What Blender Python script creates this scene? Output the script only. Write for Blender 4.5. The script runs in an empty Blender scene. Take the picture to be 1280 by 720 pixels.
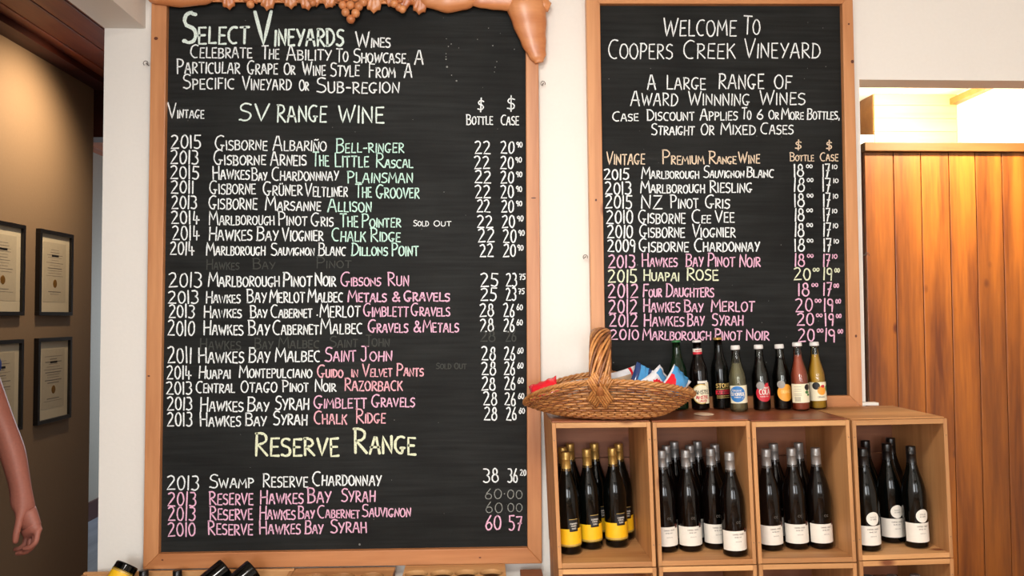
import bpy, bmesh, math, random
from mathutils import Vector, Matrix
random.seed(7)
# ------------------------------------------------------------ camera, world, light
F = 1000.0
D = 2.76
EYE = 1.58
YAW, PITCH, ROLL = math.radians(2.3), math.radians(1.95), -0.0045
ROT = (Matrix.Rotation(-YAW, 3, 'Z') @ Matrix.Rotation(math.pi/2 + PITCH, 3, 'X')
       @ Matrix.Rotation(ROLL, 3, 'Z'))
CAM = Vector((0, -D, EYE))
sc = bpy.context.scene
COL = sc.collection
cd = bpy.data.cameras.new('camera'); co = bpy.data.objects.new('camera', cd)
COL.objects.link(co); co.location = CAM; co.rotation_euler = ROT.to_euler()
cd.sensor_width = 36; cd.lens = 36*F/1280; cd.clip_start = .05
sc.camera = co
sc.view_settings.view_transform = 'Standard'
sc.view_settings.look = 'None'
sc.view_settings.gamma = 1
sc.view_settings.exposure = 0.03
w = bpy.data.worlds.new('world'); sc.world = w; w.use_nodes = True
w.node_tree.nodes['Background'].inputs[0].default_value = (.75, .85, 1, 1)
w.node_tree.nodes['Background'].inputs[1].default_value = 1.0

def light(name, kind, loc, power, color, size=.1, sizey=None, target=None, spot=None, blend=.6, spread=None):
    l = bpy.data.lights.new(name, kind); l.energy = power; l.color = color
    if kind == 'AREA':
        l.shape = 'RECTANGLE'; l.size = size; l.size_y = sizey or size
        if spread: l.spread = spread
    else:
        l.shadow_soft_size = size
    if spot: l.spot_size = spot; l.spot_blend = blend
    o = bpy.data.objects.new(name, l); COL.objects.link(o); o.location = loc
    if target is not None:
        o.rotation_euler = (Vector(target)-Vector(loc)).to_track_quat('-Z', 'Y').to_euler()
    return o
# daylight through the two windows of the wall behind the camera
light('window_daylight', 'AREA', (-.55, -5.85, 1.75), 105, (.97, .985, 1), 1.5, 1.5, (-.55, 0, 1.5))
light('window_daylight', 'AREA', (1.75, -5.85, 1.75), 42, (.97, .985, 1), 1.5, 1.5, (1.75, 0, 1.5))
# ceiling lamps
light('ceiling_lamp_light', 'AREA', (-.1, -1.9, 2.80), 42, (1, .95, .885), .5, .5, (.3, -1.7, 0))
light('hall_lamp_light', 'SPOT', (-1.60, 1.05, 2.78), 62, (1, .76, .50), .05, None, (-2.14, 1.0, 2.30), math.radians(112), 1.0)
light('passage_lamp_light', 'SPOT', (2.30, .33, 2.80), 285, (1, .80, .46), .06, None, (2.2, 1.0, 2.05), math.radians(100), 1.0)
light('annex_lamp_light', 'POINT', (2.55, 1.75, 2.72), 60, (1, .86, .60), .08)
light('annex_window_light', 'AREA', (-3.0+.6, 5.3, 1.5), 38, (.82, .90, 1), 1.2, 1.4, (-3.0, 3.2, .8))

# ------------------------------------------------------------ pixel -> place helpers
def ray(px, py): return ROT @ Vector(((px-640)/F, (360-py)/F, -1))
def P(px, py, Y):
    d = ray(px, py); return CAM + d*((Y+D)/d.y)
def PX(px, py, X):
    d = ray(px, py); return CAM + d*(X/d.x)
def PZ(px, py, Z):
    d = ray(px, py); return CAM + d*((Z-EYE)/d.z)

# ------------------------------------------------------------ materials
def srgb(r, g, b):
    f = lambda c: (c/255/12.92) if c/255 <= .04045 else ((c/255+.055)/1.055)**2.4
    return (f(r), f(g), f(b), 1)
def newmat(name):
    m = bpy.data.materials.new(name); m.use_nodes = True
    nt = m.node_tree; return m, nt, nt.nodes['Principled BSDF']
def N(nt, t, **kw):
    n = nt.nodes.new(t)
    for k, v in kw.items():
        if hasattr(n, k): setattr(n, k, v)
        else: n.inputs[k.replace('_', ' ')].default_value = v
    return n
def plain(name, rgb, rough=.6, bump=0, bscale=60, metal=0, var=.06, spec=.5, coat=0):
    m, nt, b = newmat(name)
    b.inputs['Roughness'].default_value = rough; b.inputs['Metallic'].default_value = metal
    b.inputs['Specular IOR Level'].default_value = spec; b.inputs['Coat Weight'].default_value = coat
    tc = N(nt, 'ShaderNodeTexCoord'); no = N(nt, 'ShaderNodeTexNoise'); no.inputs['Scale'].default_value = bscale
    no.inputs['Detail'].default_value = 4
    nt.links.new(tc.outputs['Object'], no.inputs['Vector'])
    cr = N(nt, 'ShaderNodeValToRGB'); c = srgb(*rgb)
    cr.color_ramp.elements[0].position = .3; cr.color_ramp.elements[1].position = .7
    cr.color_ramp.elements[0].color = (c[0]*(1-var), c[1]*(1-var), c[2]*(1-var), 1)
    cr.color_ramp.elements[1].color = (min(1, c[0]*(1+var)), min(1, c[1]*(1+var)), min(1, c[2]*(1+var)), 1)
    nt.links.new(no.outputs['Fac'], cr.inputs['Fac']); nt.links.new(cr.outputs['Color'], b.inputs['Base Color'])
    if bump:
        bp = N(nt, 'ShaderNodeBump'); bp.inputs['Strength'].default_value = bump; bp.inputs['Distance'].default_value = .002
        nt.links.new(no.outputs['Fac'], bp.inputs['Height']); nt.links.new(bp.outputs['Normal'], b.inputs['Normal'])
    return m
def wood(name, c1, c2, axis='Z', scale=14, rough=.5, knots=True, dark=None, coat=0, perobj=.25, stretch=.07):
    """grain runs along axis; each object varies a little by Object Info random"""
    m, nt, b = newmat(name)
    b.inputs['Roughness'].default_value = rough; b.inputs['Coat Weight'].default_value = coat
    b.inputs['Coat Roughness'].default_value = .25
    tc = N(nt, 'ShaderNodeTexCoord'); mp = N(nt, 'ShaderNodeMapping')
    s = {'X': (stretch, 1, 1), 'Y': (1, stretch, 1), 'Z': (1, 1, stretch)}[axis]
    mp.inputs['Scale'].default_value = s
    oi = N(nt, 'ShaderNodeObjectInfo'); mul = N(nt, 'ShaderNodeVectorMath', operation='SCALE')
    cmb = N(nt, 'ShaderNodeCombineXYZ')
    nt.links.new(oi.outputs['Random'], cmb.inputs[0]); nt.links.new(oi.outputs['Random'], cmb.inputs[1]); nt.links.new(oi.outputs['Random'], cmb.inputs[2])
    nt.links.new(cmb.outputs[0], mul.inputs[0]); mul.inputs['Scale'].default_value = 13
    add = N(nt, 'ShaderNodeVectorMath', operation='ADD')
    nt.links.new(tc.outputs['Object'], add.inputs[0]); nt.links.new(mul.outputs[0], add.inputs[1])
    nt.links.new(add.outputs[0], mp.inputs['Vector'])
    no = N(nt, 'ShaderNodeTexNoise'); no.inputs['Scale'].default_value = scale; no.inputs['Detail'].default_value = 5; no.inputs['Distortion'].default_value = .6
    nt.links.new(mp.outputs[0], no.inputs['Vector'])
    n2 = N(nt, 'ShaderNodeTexNoise'); n2.inputs['Scale'].default_value = scale*7; n2.inputs['Detail'].default_value = 3
    nt.links.new(mp.outputs[0], n2.inputs['Vector'])
    mx = N(nt, 'ShaderNodeMath', operation='MULTIPLY_ADD'); nt.links.new(n2.outputs['Fac'], mx.inputs[0]); mx.inputs[1].default_value = .35
    nt.links.new(no.outputs['Fac'], mx.inputs[2])
    cr = N(nt, 'ShaderNodeValToRGB')
    cr.color_ramp.elements[0].position = .45; cr.color_ramp.elements[0].color = srgb(*c1)
    cr.color_ramp.elements[1].position = .85; cr.color_ramp.elements[1].color = srgb(*c2)
    nt.links.new(mx.outputs[0], cr.inputs['Fac'])
    hv = N(nt, 'ShaderNodeHueSaturation')
    mr = N(nt, 'ShaderNodeMapRange'); mr.inputs['To Min'].default_value = 1-perobj; mr.inputs['To Max'].default_value = 1+perobj*.4
    nt.links.new(oi.outputs['Random'], mr.inputs['Value']); nt.links.new(mr.outputs[0], hv.inputs['Value'])
    nt.links.new(cr.outputs['Color'], hv.inputs['Color'])
    last = hv.outputs['Color']
    if knots:
        vo = N(nt, 'ShaderNodeTexVoronoi'); vo.inputs['Scale'].default_value = 6
        mp2 = N(nt, 'ShaderNodeMapping'); mp2.inputs['Scale'].default_value = tuple(.55 if q < 1 else 1 for q in s)
        nt.links.new(add.outputs[0], mp2.inputs['Vector']); nt.links.new(mp2.outputs[0], vo.inputs['Vector'])
        cr2 = N(nt, 'ShaderNodeValToRGB'); cr2.color_ramp.elements[0].position = .04; cr2.color_ramp.elements[0].color = (.35, .2, .15, 1)
        cr2.color_ramp.elements[1].position = .105; cr2.color_ramp.elements[1].color = (1, 1, 1, 1)
        nt.links.new(vo.outputs['Distance'], cr2.inputs['Fac'])
        mm = N(nt, 'ShaderNodeMix', data_type='RGBA', blend_type='MULTIPLY'); mm.inputs[0].default_value = 1
        nt.links.new(last, mm.inputs[6]); nt.links.new(cr2.outputs['Color'], mm.inputs[7]); last = mm.outputs[2]
    nt.links.new(last, b.inputs['Base Color'])
    bp = N(nt, 'ShaderNodeBump'); bp.inputs['Strength'].default_value = .25; bp.inputs['Distance'].default_value = .001
    nt.links.new(mx.outputs[0], bp.inputs['Height']); nt.links.new(bp.outputs['Normal'], b.inputs['Normal'])
    return m
def chalk(name, rgb, cover=.85):
    m, nt, b = newmat(name); b.inputs['Roughness'].default_value = .95; b.inputs['Specular IOR Level'].default_value = .1
    tc = N(nt, 'ShaderNodeTexCoord'); no = N(nt, 'ShaderNodeTexNoise'); no.inputs['Scale'].default_value = 330; no.inputs['Detail'].default_value = 3
    nt.links.new(tc.outputs['Object'], no.inputs['Vector'])
    cr = N(nt, 'ShaderNodeValToRGB'); cr.color_ramp.elements[0].position = .72-cover*.5; cr.color_ramp.elements[1].position = .95-cover*.5
    c = srgb(*rgb); k = .5
    cr.color_ramp.elements[0].color = (c[0]*k, c[1]*k, c[2]*k, 1); cr.color_ramp.elements[1].color = c
    nt.links.new(no.outputs['Fac'], cr.inputs['Fac']); nt.links.new(cr.outputs['Color'], b.inputs['Base Color'])
    return m
def slate_mat(name):
    m, nt, b = newmat(name); b.inputs['Roughness'].default_value = .7; b.inputs['Specular IOR Level'].default_value = .22
    tc = N(nt, 'ShaderNodeTexCoord')
    mp = N(nt, 'ShaderNodeMapping'); mp.inputs['Scale'].default_value = (1.2, 1, 26)
    nt.links.new(tc.outputs['Object'], mp.inputs['Vector'])
    n1 = N(nt, 'ShaderNodeTexNoise'); n1.inputs['Scale'].default_value = 3; n1.inputs['Detail'].default_value = 6
    nt.links.new(mp.outputs[0], n1.inputs['Vector'])
    n2 = N(nt, 'ShaderNodeTexNoise'); n2.inputs['Scale'].default_value = 3.2; n2.inputs['Detail'].default_value = 5
    nt.links.new(tc.outputs['Object'], n2.inputs['Vector'])
    n3 = N(nt, 'ShaderNodeTexNoise'); n3.inputs['Scale'].default_value = 260
    nt.links.new(tc.outputs['Object'], n3.inputs['Vector'])
    a = N(nt, 'ShaderNodeMath', operation='MULTIPLY'); nt.links.new(n1.outputs['Fac'], a.inputs[0]); nt.links.new(n2.outputs['Fac'], a.inputs[1])
    a2 = N(nt, 'ShaderNodeMath', operation='MULTIPLY_ADD'); nt.links.new(n3.outputs['Fac'], a2.inputs[0]); a2.inputs[1].default_value = .12
    nt.links.new(a.outputs[0], a2.inputs[2])
    cr = N(nt, 'ShaderNodeValToRGB'); cr.color_ramp.elements[0].position = .2; cr.color_ramp.elements[0].color = srgb(15, 16, 15)
    cr.color_ramp.elements[1].position = .62; cr.color_ramp.elements[1].color = srgb(44, 46, 45)
    nt.links.new(a2.outputs[0], cr.inputs['Fac']); nt.links.new(cr.outputs['Color'], b.inputs['Base Color'])
    return m
def glassy(name, tint, gloss=.03, mixv=.0):
    m, nt, b = newmat(name); nt.nodes.remove(b)
    out = nt.nodes['Material Output']
    tr = N(nt, 'ShaderNodeBsdfTransparent'); tr.inputs[0].default_value = tint
    gl = N(nt, 'ShaderNodeBsdfGlossy'); gl.inputs['Roughness'].default_value = gloss
    fr = N(nt, 'ShaderNodeFresnel'); fr.inputs['IOR'].default_value = 1.5
    mx = N(nt, 'ShaderNodeMixShader')
    nt.links.new(fr.outputs[0], mx.inputs[0]); nt.links.new(tr.outputs[0], mx.inputs[1]); nt.links.new(gl.outputs[0], mx.inputs[2])
    nt.links.new(mx.outputs[0], out.inputs[0])
    return m

M = {}
M['wall'] = plain('white_paint', (236, 232, 224), .75, .15, 90, var=.01)
M['soffit'] = plain('soffit_paint', (205, 196, 184), .8, .1, 60, var=.02)
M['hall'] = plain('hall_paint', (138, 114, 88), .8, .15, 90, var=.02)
M['ceil'] = plain('ceiling_paint', (235, 230, 220), .85, .1, 50, var=.02)
M['knot'] = plain('wood_knot', (92, 44, 24), .5, var=.2)
M['rail2'] = wood('rail_cap_timber', (96, 64, 34), (124, 84, 48), 'X', 10, .4, knots=False)
M['floor'] = wood('floor_timber', (120, 82, 50), (160, 115, 75), 'Y', 10, .35)
M['blue_floor'] = wood('grey_floor', (120, 130, 145), (150, 160, 172), 'Y', 10, .35, knots=False)
M['farwall'] = plain('far_paint', (186, 184, 172), .8, .1, 50, var=.02)
M['darkwood'] = wood('dark_ceiling_timber', (124, 58, 30), (168, 88, 46), 'Y', 9, .45, knots=False, perobj=.12)
M['darktrim'] = wood('dark_trim', (60, 20, 10), (86, 34, 18), 'Y', 9, .5, knots=False)
M['plank'] = wood('partition_timber', (90, 42, 12), (152, 88, 28), 'Z', 11, .38, knots=True, coat=.2, perobj=.16)
M['rail'] = wood('rail_timber', (150, 98, 50), (172, 118, 66), 'X', 10, .4, knots=False)
M['ply'] = wood('pale_ply', (228, 190, 120), (240, 208, 140), 'X', 8, .5, knots=False, perobj=.05, stretch=.03)
M['frameV'] = wood('pine_upright', (180, 114, 68), (216, 154, 102), 'Z', 10, .42, coat=.15, perobj=.08)
M['frameH'] = wood('pine_rail', (172, 106, 60), (206, 142, 90), 'X', 10, .42, coat=.15, perobj=.08)
M['carved'] = wood('carved_pine', (188, 110, 62), (220, 150, 96), 'X', 8, .38, knots=False, coat=.3, perobj=.08)
M['crateX'] = wood('crate_pine_long', (166, 110, 62), (212, 160, 104), 'X', 9, .55, perobj=.14)
M['crateY'] = wood('crate_pine_deep', (160, 106, 60), (206, 156, 102), 'Y', 9, .55, perobj=.14)
M['crateZ'] = wood('crate_pine_tall', (158, 104, 58), (206, 152, 98), 'Z', 9, .55, perobj=.14)
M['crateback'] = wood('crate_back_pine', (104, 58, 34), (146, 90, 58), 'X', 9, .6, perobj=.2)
M['cratetop'] = wood('crate_lid_stain', (118, 60, 34), (160, 92, 56), 'X', 9, .4, perobj=.1, coat=.15)
M['slate'] = slate_mat('blackboard_paint')
M['white'] = chalk('white_chalk', (244, 250, 250))
M['teal'] = chalk('mint_chalk', (206, 244, 230))
M['pink'] = chalk('pink_chalk', (244, 192, 218))
M['rose'] = chalk('rose_chalk', (246, 184, 196))
M['yellow'] = chalk('yellow_chalk', (232, 238, 206))
M['peach'] = chalk('peach_chalk', (238, 216, 188))
M['mint'] = chalk('pale_mint_chalk', (232, 248, 240))
M['dim'] = chalk('faint_chalk', (168, 172, 166), .6)
M['ghost'] = chalk('ghost_chalk', (74, 76, 72), .9)
M['black_glass'] = plain('dark_bottle_glass', (4, 5, 4), .09, 0, 20, spec=.34)
M['black_glass2'] = plain('brown_bottle_glass', (9, 5, 4), .09, 0, 20, spec=.34)
M['green_glass'] = plain('green_bottle_glass', (8, 30, 14), .07, 0, 20, spec=.45)
M['gold'] = plain('gold_foil', (186, 150, 82), .34, .2, 200, metal=.6)
M['silver'] = plain('silver_foil', (150, 148, 146), .36, .2, 200, metal=.55)
M['blackfoil'] = plain('black_foil', (14, 13, 14), .3, .2, 200)
M['labelyellow'] = plain('yellow_label', (246, 190, 20), .5, 0, 80, var=.02)
M['labelwhite'] = plain('white_label', (232, 226, 214), .55, 0, 80, var=.02)
M['labelcream'] = plain('cream_label', (238, 228, 196), .5, 0, 80, var=.02)
M['ink'] = plain('black_ink', (22, 20, 20), .5, var=.02)
M['greyink'] = plain('grey_ink', (120, 112, 104), .6, var=.02)
M['goldink'] = plain('gold_ink', (200, 168, 96), .4, var=.02, metal=.3)
M['red'] = plain('red_print', (196, 34, 50), .45, var=.03)
M['blue'] = plain('blue_print', (44, 120, 190), .45, var=.03)
M['orange'] = plain('orange_print', (238, 160, 52), .45, var=.04)
M['greenp'] = plain('green_print', (66, 120, 60), .5, var=.04)
M['whitecap'] = plain('white_cap', (222, 220, 216), .35, var=.02)
M['greycap'] = plain('grey_seal', (150, 146, 142), .4, var=.04)
M['wicker'] = wood('willow_cane', (160, 96, 44), (206, 146, 84), 'X', 30, .45, knots=False, perobj=.35, coat=.2)
M['wickerd'] = wood('willow_cane_dark', (120, 66, 30), (170, 108, 60), 'X', 30, .45, knots=False, perobj=.35, coat=.2)
M['blackframe'] = plain('black_frame', (18, 14, 13), .35, var=.05)
M['mat'] = plain('cream_mount', (206, 194, 168), .7, var=.02)
M['paper'] = plain('certificate_paper', (188, 176, 152), .7, var=.03)
M['brass'] = plain('seal_gold', (140, 100, 40), .45, metal=.4)
M['skin'] = plain('skin', (178, 112, 96), .5, .15, 120, var=.06)
M['shirt'] = plain('blue_cotton', (38, 62, 140), .85, .4, 300, var=.08)
M['jeans'] = plain('denim', (44, 54, 78), .85, .4, 300, var=.1)
M['hair'] = plain('brown_hair', (60, 40, 26), .6, .5, 200, var=.3)
M['shoe'] = plain('shoe_leather', (40, 30, 24), .5, var=.1)
M['steel'] = plain('hook_steel', (110, 100, 92), .35, metal=.8)
M['packred'] = plain('red_wrapper', (226, 26, 44), .22, .3, 40, coat=.4)
M['packblue'] = plain('blue_wrapper', (70, 150, 206), .25, .3, 40, coat=.4)
M['packwhite'] = plain('white_wrapper', (226, 226, 230), .3, .3, 40, coat=.3)
M['packdark'] = plain('navy_wrapper', (36, 62, 112), .25, .3, 40, coat=.4)
M['packtan'] = plain('tan_wrapper', (196, 168, 140), .3, .3, 40, coat=.3)

# ------------------------------------------------------------ mesh helpers
def tag(o, label=None, cat=None, group=None, kind=None):
    if label: o['label'] = label
    if cat: o['category'] = cat
    if group: o['group'] = group
    if kind: o['kind'] = kind
    return o
def empty(name, loc=(0, 0, 0), rot=(0, 0, 0)):
    o = bpy.data.objects.new(name, None); COL.objects.link(o); o.location = loc; o.rotation_euler = rot
    o.empty_display_size = .05
    return o
def link(name, me, parent=None):
    o = bpy.data.objects.new(name, me); COL.objects.link(o)
    if parent is not None: o.parent = parent
    return o
def mesh(name, verts, faces, mats, parent=None, smooth=False, mi=None, bevel=0, local=True):
    """verts are world coordinates unless the parent has a transform and local=True is wanted by the caller"""
    me = bpy.data.meshes.new(name); me.from_pydata([tuple(v) for v in verts], [], faces)
    if not isinstance(mats, (list, tuple)): mats = [mats]
    for m in mats: me.materials.append(m)
    if mi: me.polygons.foreach_set('material_index', mi)
    bm = bmesh.new(); bm.from_mesh(me)
    bmesh.ops.recalc_face_normals(bm, faces=bm.faces)
    if bevel:
        bmesh.ops.bevel(bm, geom=list(bm.edges), offset=bevel, segments=2, affect='EDGES', profile=.5, clamp_overlap=True)
    bm.to_mesh(me); bm.free()
    if smooth: me.polygons.foreach_set('use_smooth', [True]*len(me.polygons))
    me.update()
    return link(name, me, parent)
BOXF = [(0, 1, 2, 3), (4, 7, 6, 5), (0, 4, 5, 1), (1, 5, 6, 2), (2, 6, 7, 3), (3, 7, 4, 0)]
def box(name, x0, x1, y0, y1, z0, z1, mat, parent=None, bevel=0):
    v = [(x0, y0, z0), (x1, y0, z0), (x1, y0, z1), (x0, y0, z1), (x0, y1, z0), (x1, y1, z0), (x1, y1, z1), (x0, y1, z1)]
    o = mesh(name, v, BOXF, mat, parent, bevel=bevel)
    return o
def prism(name, quad, y0, y1, mat, parent=None, bevel=0):
    """quad: 3D points on the front plane; extruded from y0 to y1"""
    n = len(quad)
    v = [(q[0], y0, q[2]) for q in quad] + [(q[0], y1, q[2]) for q in quad]
    f = [tuple(range(n)), tuple(range(2*n-1, n-1, -1))] + [(i, (i+1) % n, n+(i+1) % n, n+i) for i in range(n)]
    return mesh(name, v, f, mat, parent, bevel=bevel)
def struct(o): o['kind'] = 'structure'; return o
class MB:
    def __init__(s): s.v = []; s.f = []; s.mi = []
    def add(s, v, f, m=0):
        b = len(s.v); s.v += [tuple(q) for q in v]; s.f += [tuple(i+b for i in q) for q in f]; s.mi += [m]*len(f)
    def box(s, x0, x1, y0, y1, z0, z1, m=0):
        s.add([(x0, y0, z0), (x1, y0, z0), (x1, y0, z1), (x0, y0, z1), (x0, y1, z0), (x1, y1, z0), (x1, y1, z1), (x0, y1, z1)], BOXF, m)
    def tube(s, pts, r, n=6, m=0, closed=False, flat=1.0):
        pts = [Vector(p) for p in pts]; k = len(pts)
        rs = r if isinstance(r, (list, tuple)) else [r]*k
        V = []; up = None
        for i, p in enumerate(pts):
            a = pts[(i-1) % k] if (closed or i > 0) else p
            b = pts[(i+1) % k] if (closed or i < k-1) else p
            t = (b-a).normalized()
            if up is None:
                up = Vector((0, 0, 1)) if abs(t.z) < .9 else Vector((1, 0, 0))
            u = (up - t*up.dot(t)).normalized(); w_ = t.cross(u); up = u
            for j in range(n):
                an = 2*math.pi*j/n
                V.append(p + (u*math.cos(an)*flat + w_*math.sin(an))*rs[i])
        Fs = []
        for i in range(k if closed else k-1):
            i2 = (i+1) % k
            for j in range(n):
                Fs.append((i*n+j, i*n+(j+1) % n, i2*n+(j+1) % n, i2*n+j))
        if not closed:
            Fs.append(tuple(range(n-1, -1, -1))); Fs.append(tuple((k-1)*n+j for j in range(n)))
        s.add(V, Fs, m)
    def ball(s, c, r, m=0, nu=12, nv=8, sc=(1, 1, 1)):
        V = [(c[0], c[1], c[2]+r*sc[2])]
        for i in range(1, nv):
            th = math.pi*i/nv
            for j in range(nu):
                ph = 2*math.pi*j/nu
                V.append((c[0]+r*sc[0]*math.sin(th)*math.cos(ph), c[1]+r*sc[1]*math.sin(th)*math.sin(ph), c[2]+r*sc[2]*math.cos(th)))
        V.append((c[0], c[1], c[2]-r*sc[2])); Fs = []
        for j in range(nu): Fs.append((0, 1+j, 1+(j+1) % nu))
        for i in range(nv-2):
            for j in range(nu): Fs.append((1+i*nu+j, 1+(i+1)*nu+j, 1+(i+1)*nu+(j+1) % nu, 1+i*nu+(j+1) % nu))
        L = len(V)-1
        for j in range(nu): Fs.append((L, L-nu+(j+1) % nu, L-nu+j))
        s.add(V, Fs, m)
    def build(s, name, mats, parent=None, smooth=False):
        return mesh(name, s.v, s.f, mats, parent, smooth, s.mi)
def lathe(name, prof, mat, parent=None, n=28, smooth=True, cap=True):
    V = []; Fs = []
    for (r, z) in prof:
        for j in range(n):
            a = 2*math.pi*j/n; V.append((r*math.cos(a), r*math.sin(a), z))
    for i in range(len(prof)-1):
        for j in range(n): Fs.append((i*n+j, i*n+(j+1) % n, (i+1)*n+(j+1) % n, (i+1)*n+j))
    if cap: Fs.append(tuple(range(n-1, -1, -1))); Fs.append(tuple((len(prof)-1)*n+j for j in range(n)))
    o = mesh(name, V, Fs, mat, parent, smooth)
    if smooth and cap:
        me = o.data
        for p in me.polygons:
            if len(p.vertices) > 4: p.use_smooth = False
    return o
# ------------------------------------------------------------ setting
ZC = 2.88
XL = P(126, 400, 0).x; XR = P(1078, 300, 0).x
ZH = P(1150, 100, 0).z
XB = P(182, 36, 0).x; ZB = P(150, 35.5, 0).z
XW = -2.14; YE = PX(115, 300, XW).y; ZW = PX(115, 110, XW).z
YP = .90                                    # plank partition
XF = PZ(110, 651, 0).x                      # far side wall
YA = 2.24
XA0, XA1, ZA = P(1093, 150, YA).x, P(1197, 150, YA).x, P(1150, 117.5, YA).z

struct(box('floor', -3.9, 3.6, -6.1, 2.0, -.06, 0, M['floor']))
struct(box('floor_annex', -3.9, 3.6, 2.0, 8.2, -.06, 0, M['blue_floor']))
struct(box('wall_back', XL, XR, 0, .10, 0, ZC, M['wall']))
struct(box('trim_header', XR, 3.5, 0, .10, ZH, ZC, M['wall']))
struct(box('trim_bulkhead', XL, XB, -6.0, 0, ZB, ZC, M['wall']))
struct(box('ceiling', XB, 3.5, -6.0, 0, ZC, ZC+.06, M['ceil']))
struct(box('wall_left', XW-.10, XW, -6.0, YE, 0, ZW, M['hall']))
struct(box('wall_light_block', XL-.07, XL-.001, -6.0, -1.0, 0, ZC-.001, M['wall']))  # unseen wall, added to keep the window light out of the hall
struct(box('trim_cornice', XW-.10, XW+.10, -6.0, YE+.02, ZW, ZC, M['darktrim']))
hz = P(120, 171.5, YE+.12).z
struct(box('trim_lintel', XF-.3, -1.0, YE+.12, YE+.26, hz, ZC, M['darktrim']))
hc = empty('ceiling_hall'); struct(hc)
x = XL
while x > XF-.4:
    box('ceiling_plank', x-.136, x-.003, -6.0, 8.0, ZC, ZC+.03, M['darkwood'], hc, bevel=.003); x -= .139
box('backing_board', XF-.5, XL, -6.0, 8.0, ZC+.03, ZC+.06, M['darktrim'], hc)
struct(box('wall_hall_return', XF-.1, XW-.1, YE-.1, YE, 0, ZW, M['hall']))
struct(box('wall_hall_far_left', XF-.1, XF, YE, 8.0, 0, ZC, M['farwall']))
struct(box('wall_hall_far', XF, -1.0, 8.0, 8.1, 0, ZC, M['farwall']))
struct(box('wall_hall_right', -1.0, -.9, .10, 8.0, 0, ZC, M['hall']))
bh = PX(110, 628, XF).z
struct(box('baseboard_hall', XF, XF+.02, YE+.3, 8.0, 0, bh, M['darktrim']))
# wall behind the camera, with two windows
def wall_with_windows():
    z0, z1 = 1.0, 2.5
    xs = [(-1.3, .2), (1.0, 2.5)]
    m = MB(); Yf = -6.0
    m.box(-3.9, 3.5, Yf-.1, Yf, 0, z0); m.box(-3.9, 3.5, Yf-.1, Yf, z1, ZC)
    m.box(-3.9, xs[0][0], Yf-.1, Yf, z0, z1); m.box(xs[0][1], xs[1][0], Yf-.1, Yf, z0, z1); m.box(xs[1][1], 3.5, Yf-.1, Yf, z0, z1)
    struct(m.build('wall_front', M['wall']))
    for i, (a, b) in enumerate(xs):
        w_ = struct(empty('window_%d' % (i+1), ((a+b)/2, Yf-.05, z0)))
        fr = MB(); h = (b-a)/2
        fr.box(-h, h, -.03, .03, 0, .05); fr.box(-h, h, -.03, .03, 1.45, 1.5); fr.box(-h, -h+.05, -.03, .03, .05, 1.45); fr.box(h-.05, h, -.03, .03, .05, 1.45); fr.box(-.02, .02, -.025, .025, .05, 1.45)
        fr.build('window_frame', M['whitecap'], w_)
        for s in (-1, 1):
            box('pane', min(s*.02, s*(h-.05)), max(s*.02, s*(h-.05)), -.003, .003, .05, 1.45, glass, w_)
glass = glassy('window_glass', (.95, .97, .97, 1))
wall_with_windows()
struct(box('wall_right', 3.5, 3.6, -6.0, 8.0, 0, 3.2, M['wall']))
struct(box('wall_outer_left', -3.9, -3.8, -6.0, 3.0, 0, ZC, M['wall']))
# plank partition seen through the opening on the right
part = struct(empty('wall_partition', (0, YP, 0)))
zr0, zr1 = P(1180, 191, YP).z, P(1180, 180, YP).z
sx = [P(p, 200, YP).x for p in (1079, 1115, 1149, 1184, 1217, 1250, 1284)]
while sx[-1] < 3.4: sx.append(sx[-1]+.128)
for a, b in zip(sx[:-1], sx[1:]):
    o = box('plank', a+.0015, b-.0015, -.012, .008, .0, zr0-.001, M['plank'], part, bevel=.0025)
box('backing', sx[0], sx[-1], .009, .04, 0, zr0-.001, M['darktrim'], part)
box('top_rail', sx[0]-.008, sx[-1], -.035, .05, zr0, zr1, M['rail2'], part, bevel=.003)
# annex behind the partition
struct(box('ceiling_annex', -.9, 3.5, .10, 8.0, ZA, ZA+.06, M['ceil']))
pb = struct(empty('trim_panelled_bulkhead', (XA0, YA, 0)))
k = 0; z = 1.9
while z < ZA-.01:
    h = min(.085, ZA-z)
    box('board', 0, XA1-XA0-.004, -.0, .02, z-.0, z+h-.0015, M['ply'], pb, bevel=.002)
    z += h
box('side_panel', -.001, .02, .021, 1.3, 1.9, ZA-.001, M['rail'], pb)
struct(box('wall_annex_right', XA1, XA1+.1, .10, YA+.02, 0, ZA, M['wall']))
zb0, zb1 = P(1197, 131, YA).z, P(1197, 123.5, YA).z
struct(box('trim_annex_beam', XA1-.05, XA1, .10, YA-.002, zb0, zb1, M['rail']))
struct(box('wall_annex_far', -.9, 3.5, 3.55, 3.65, 0, ZA, M['wall']))
pxy = P(1080, 173, YP+.18)
struct(box('trim_annex_post', P(1060, 173, YP+.18).x, P(1085, 173, YP+.18).x, YP+.12, YP+.20, 0, P(1080, 168.5, YP+.12).z, M['wall']))

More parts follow.
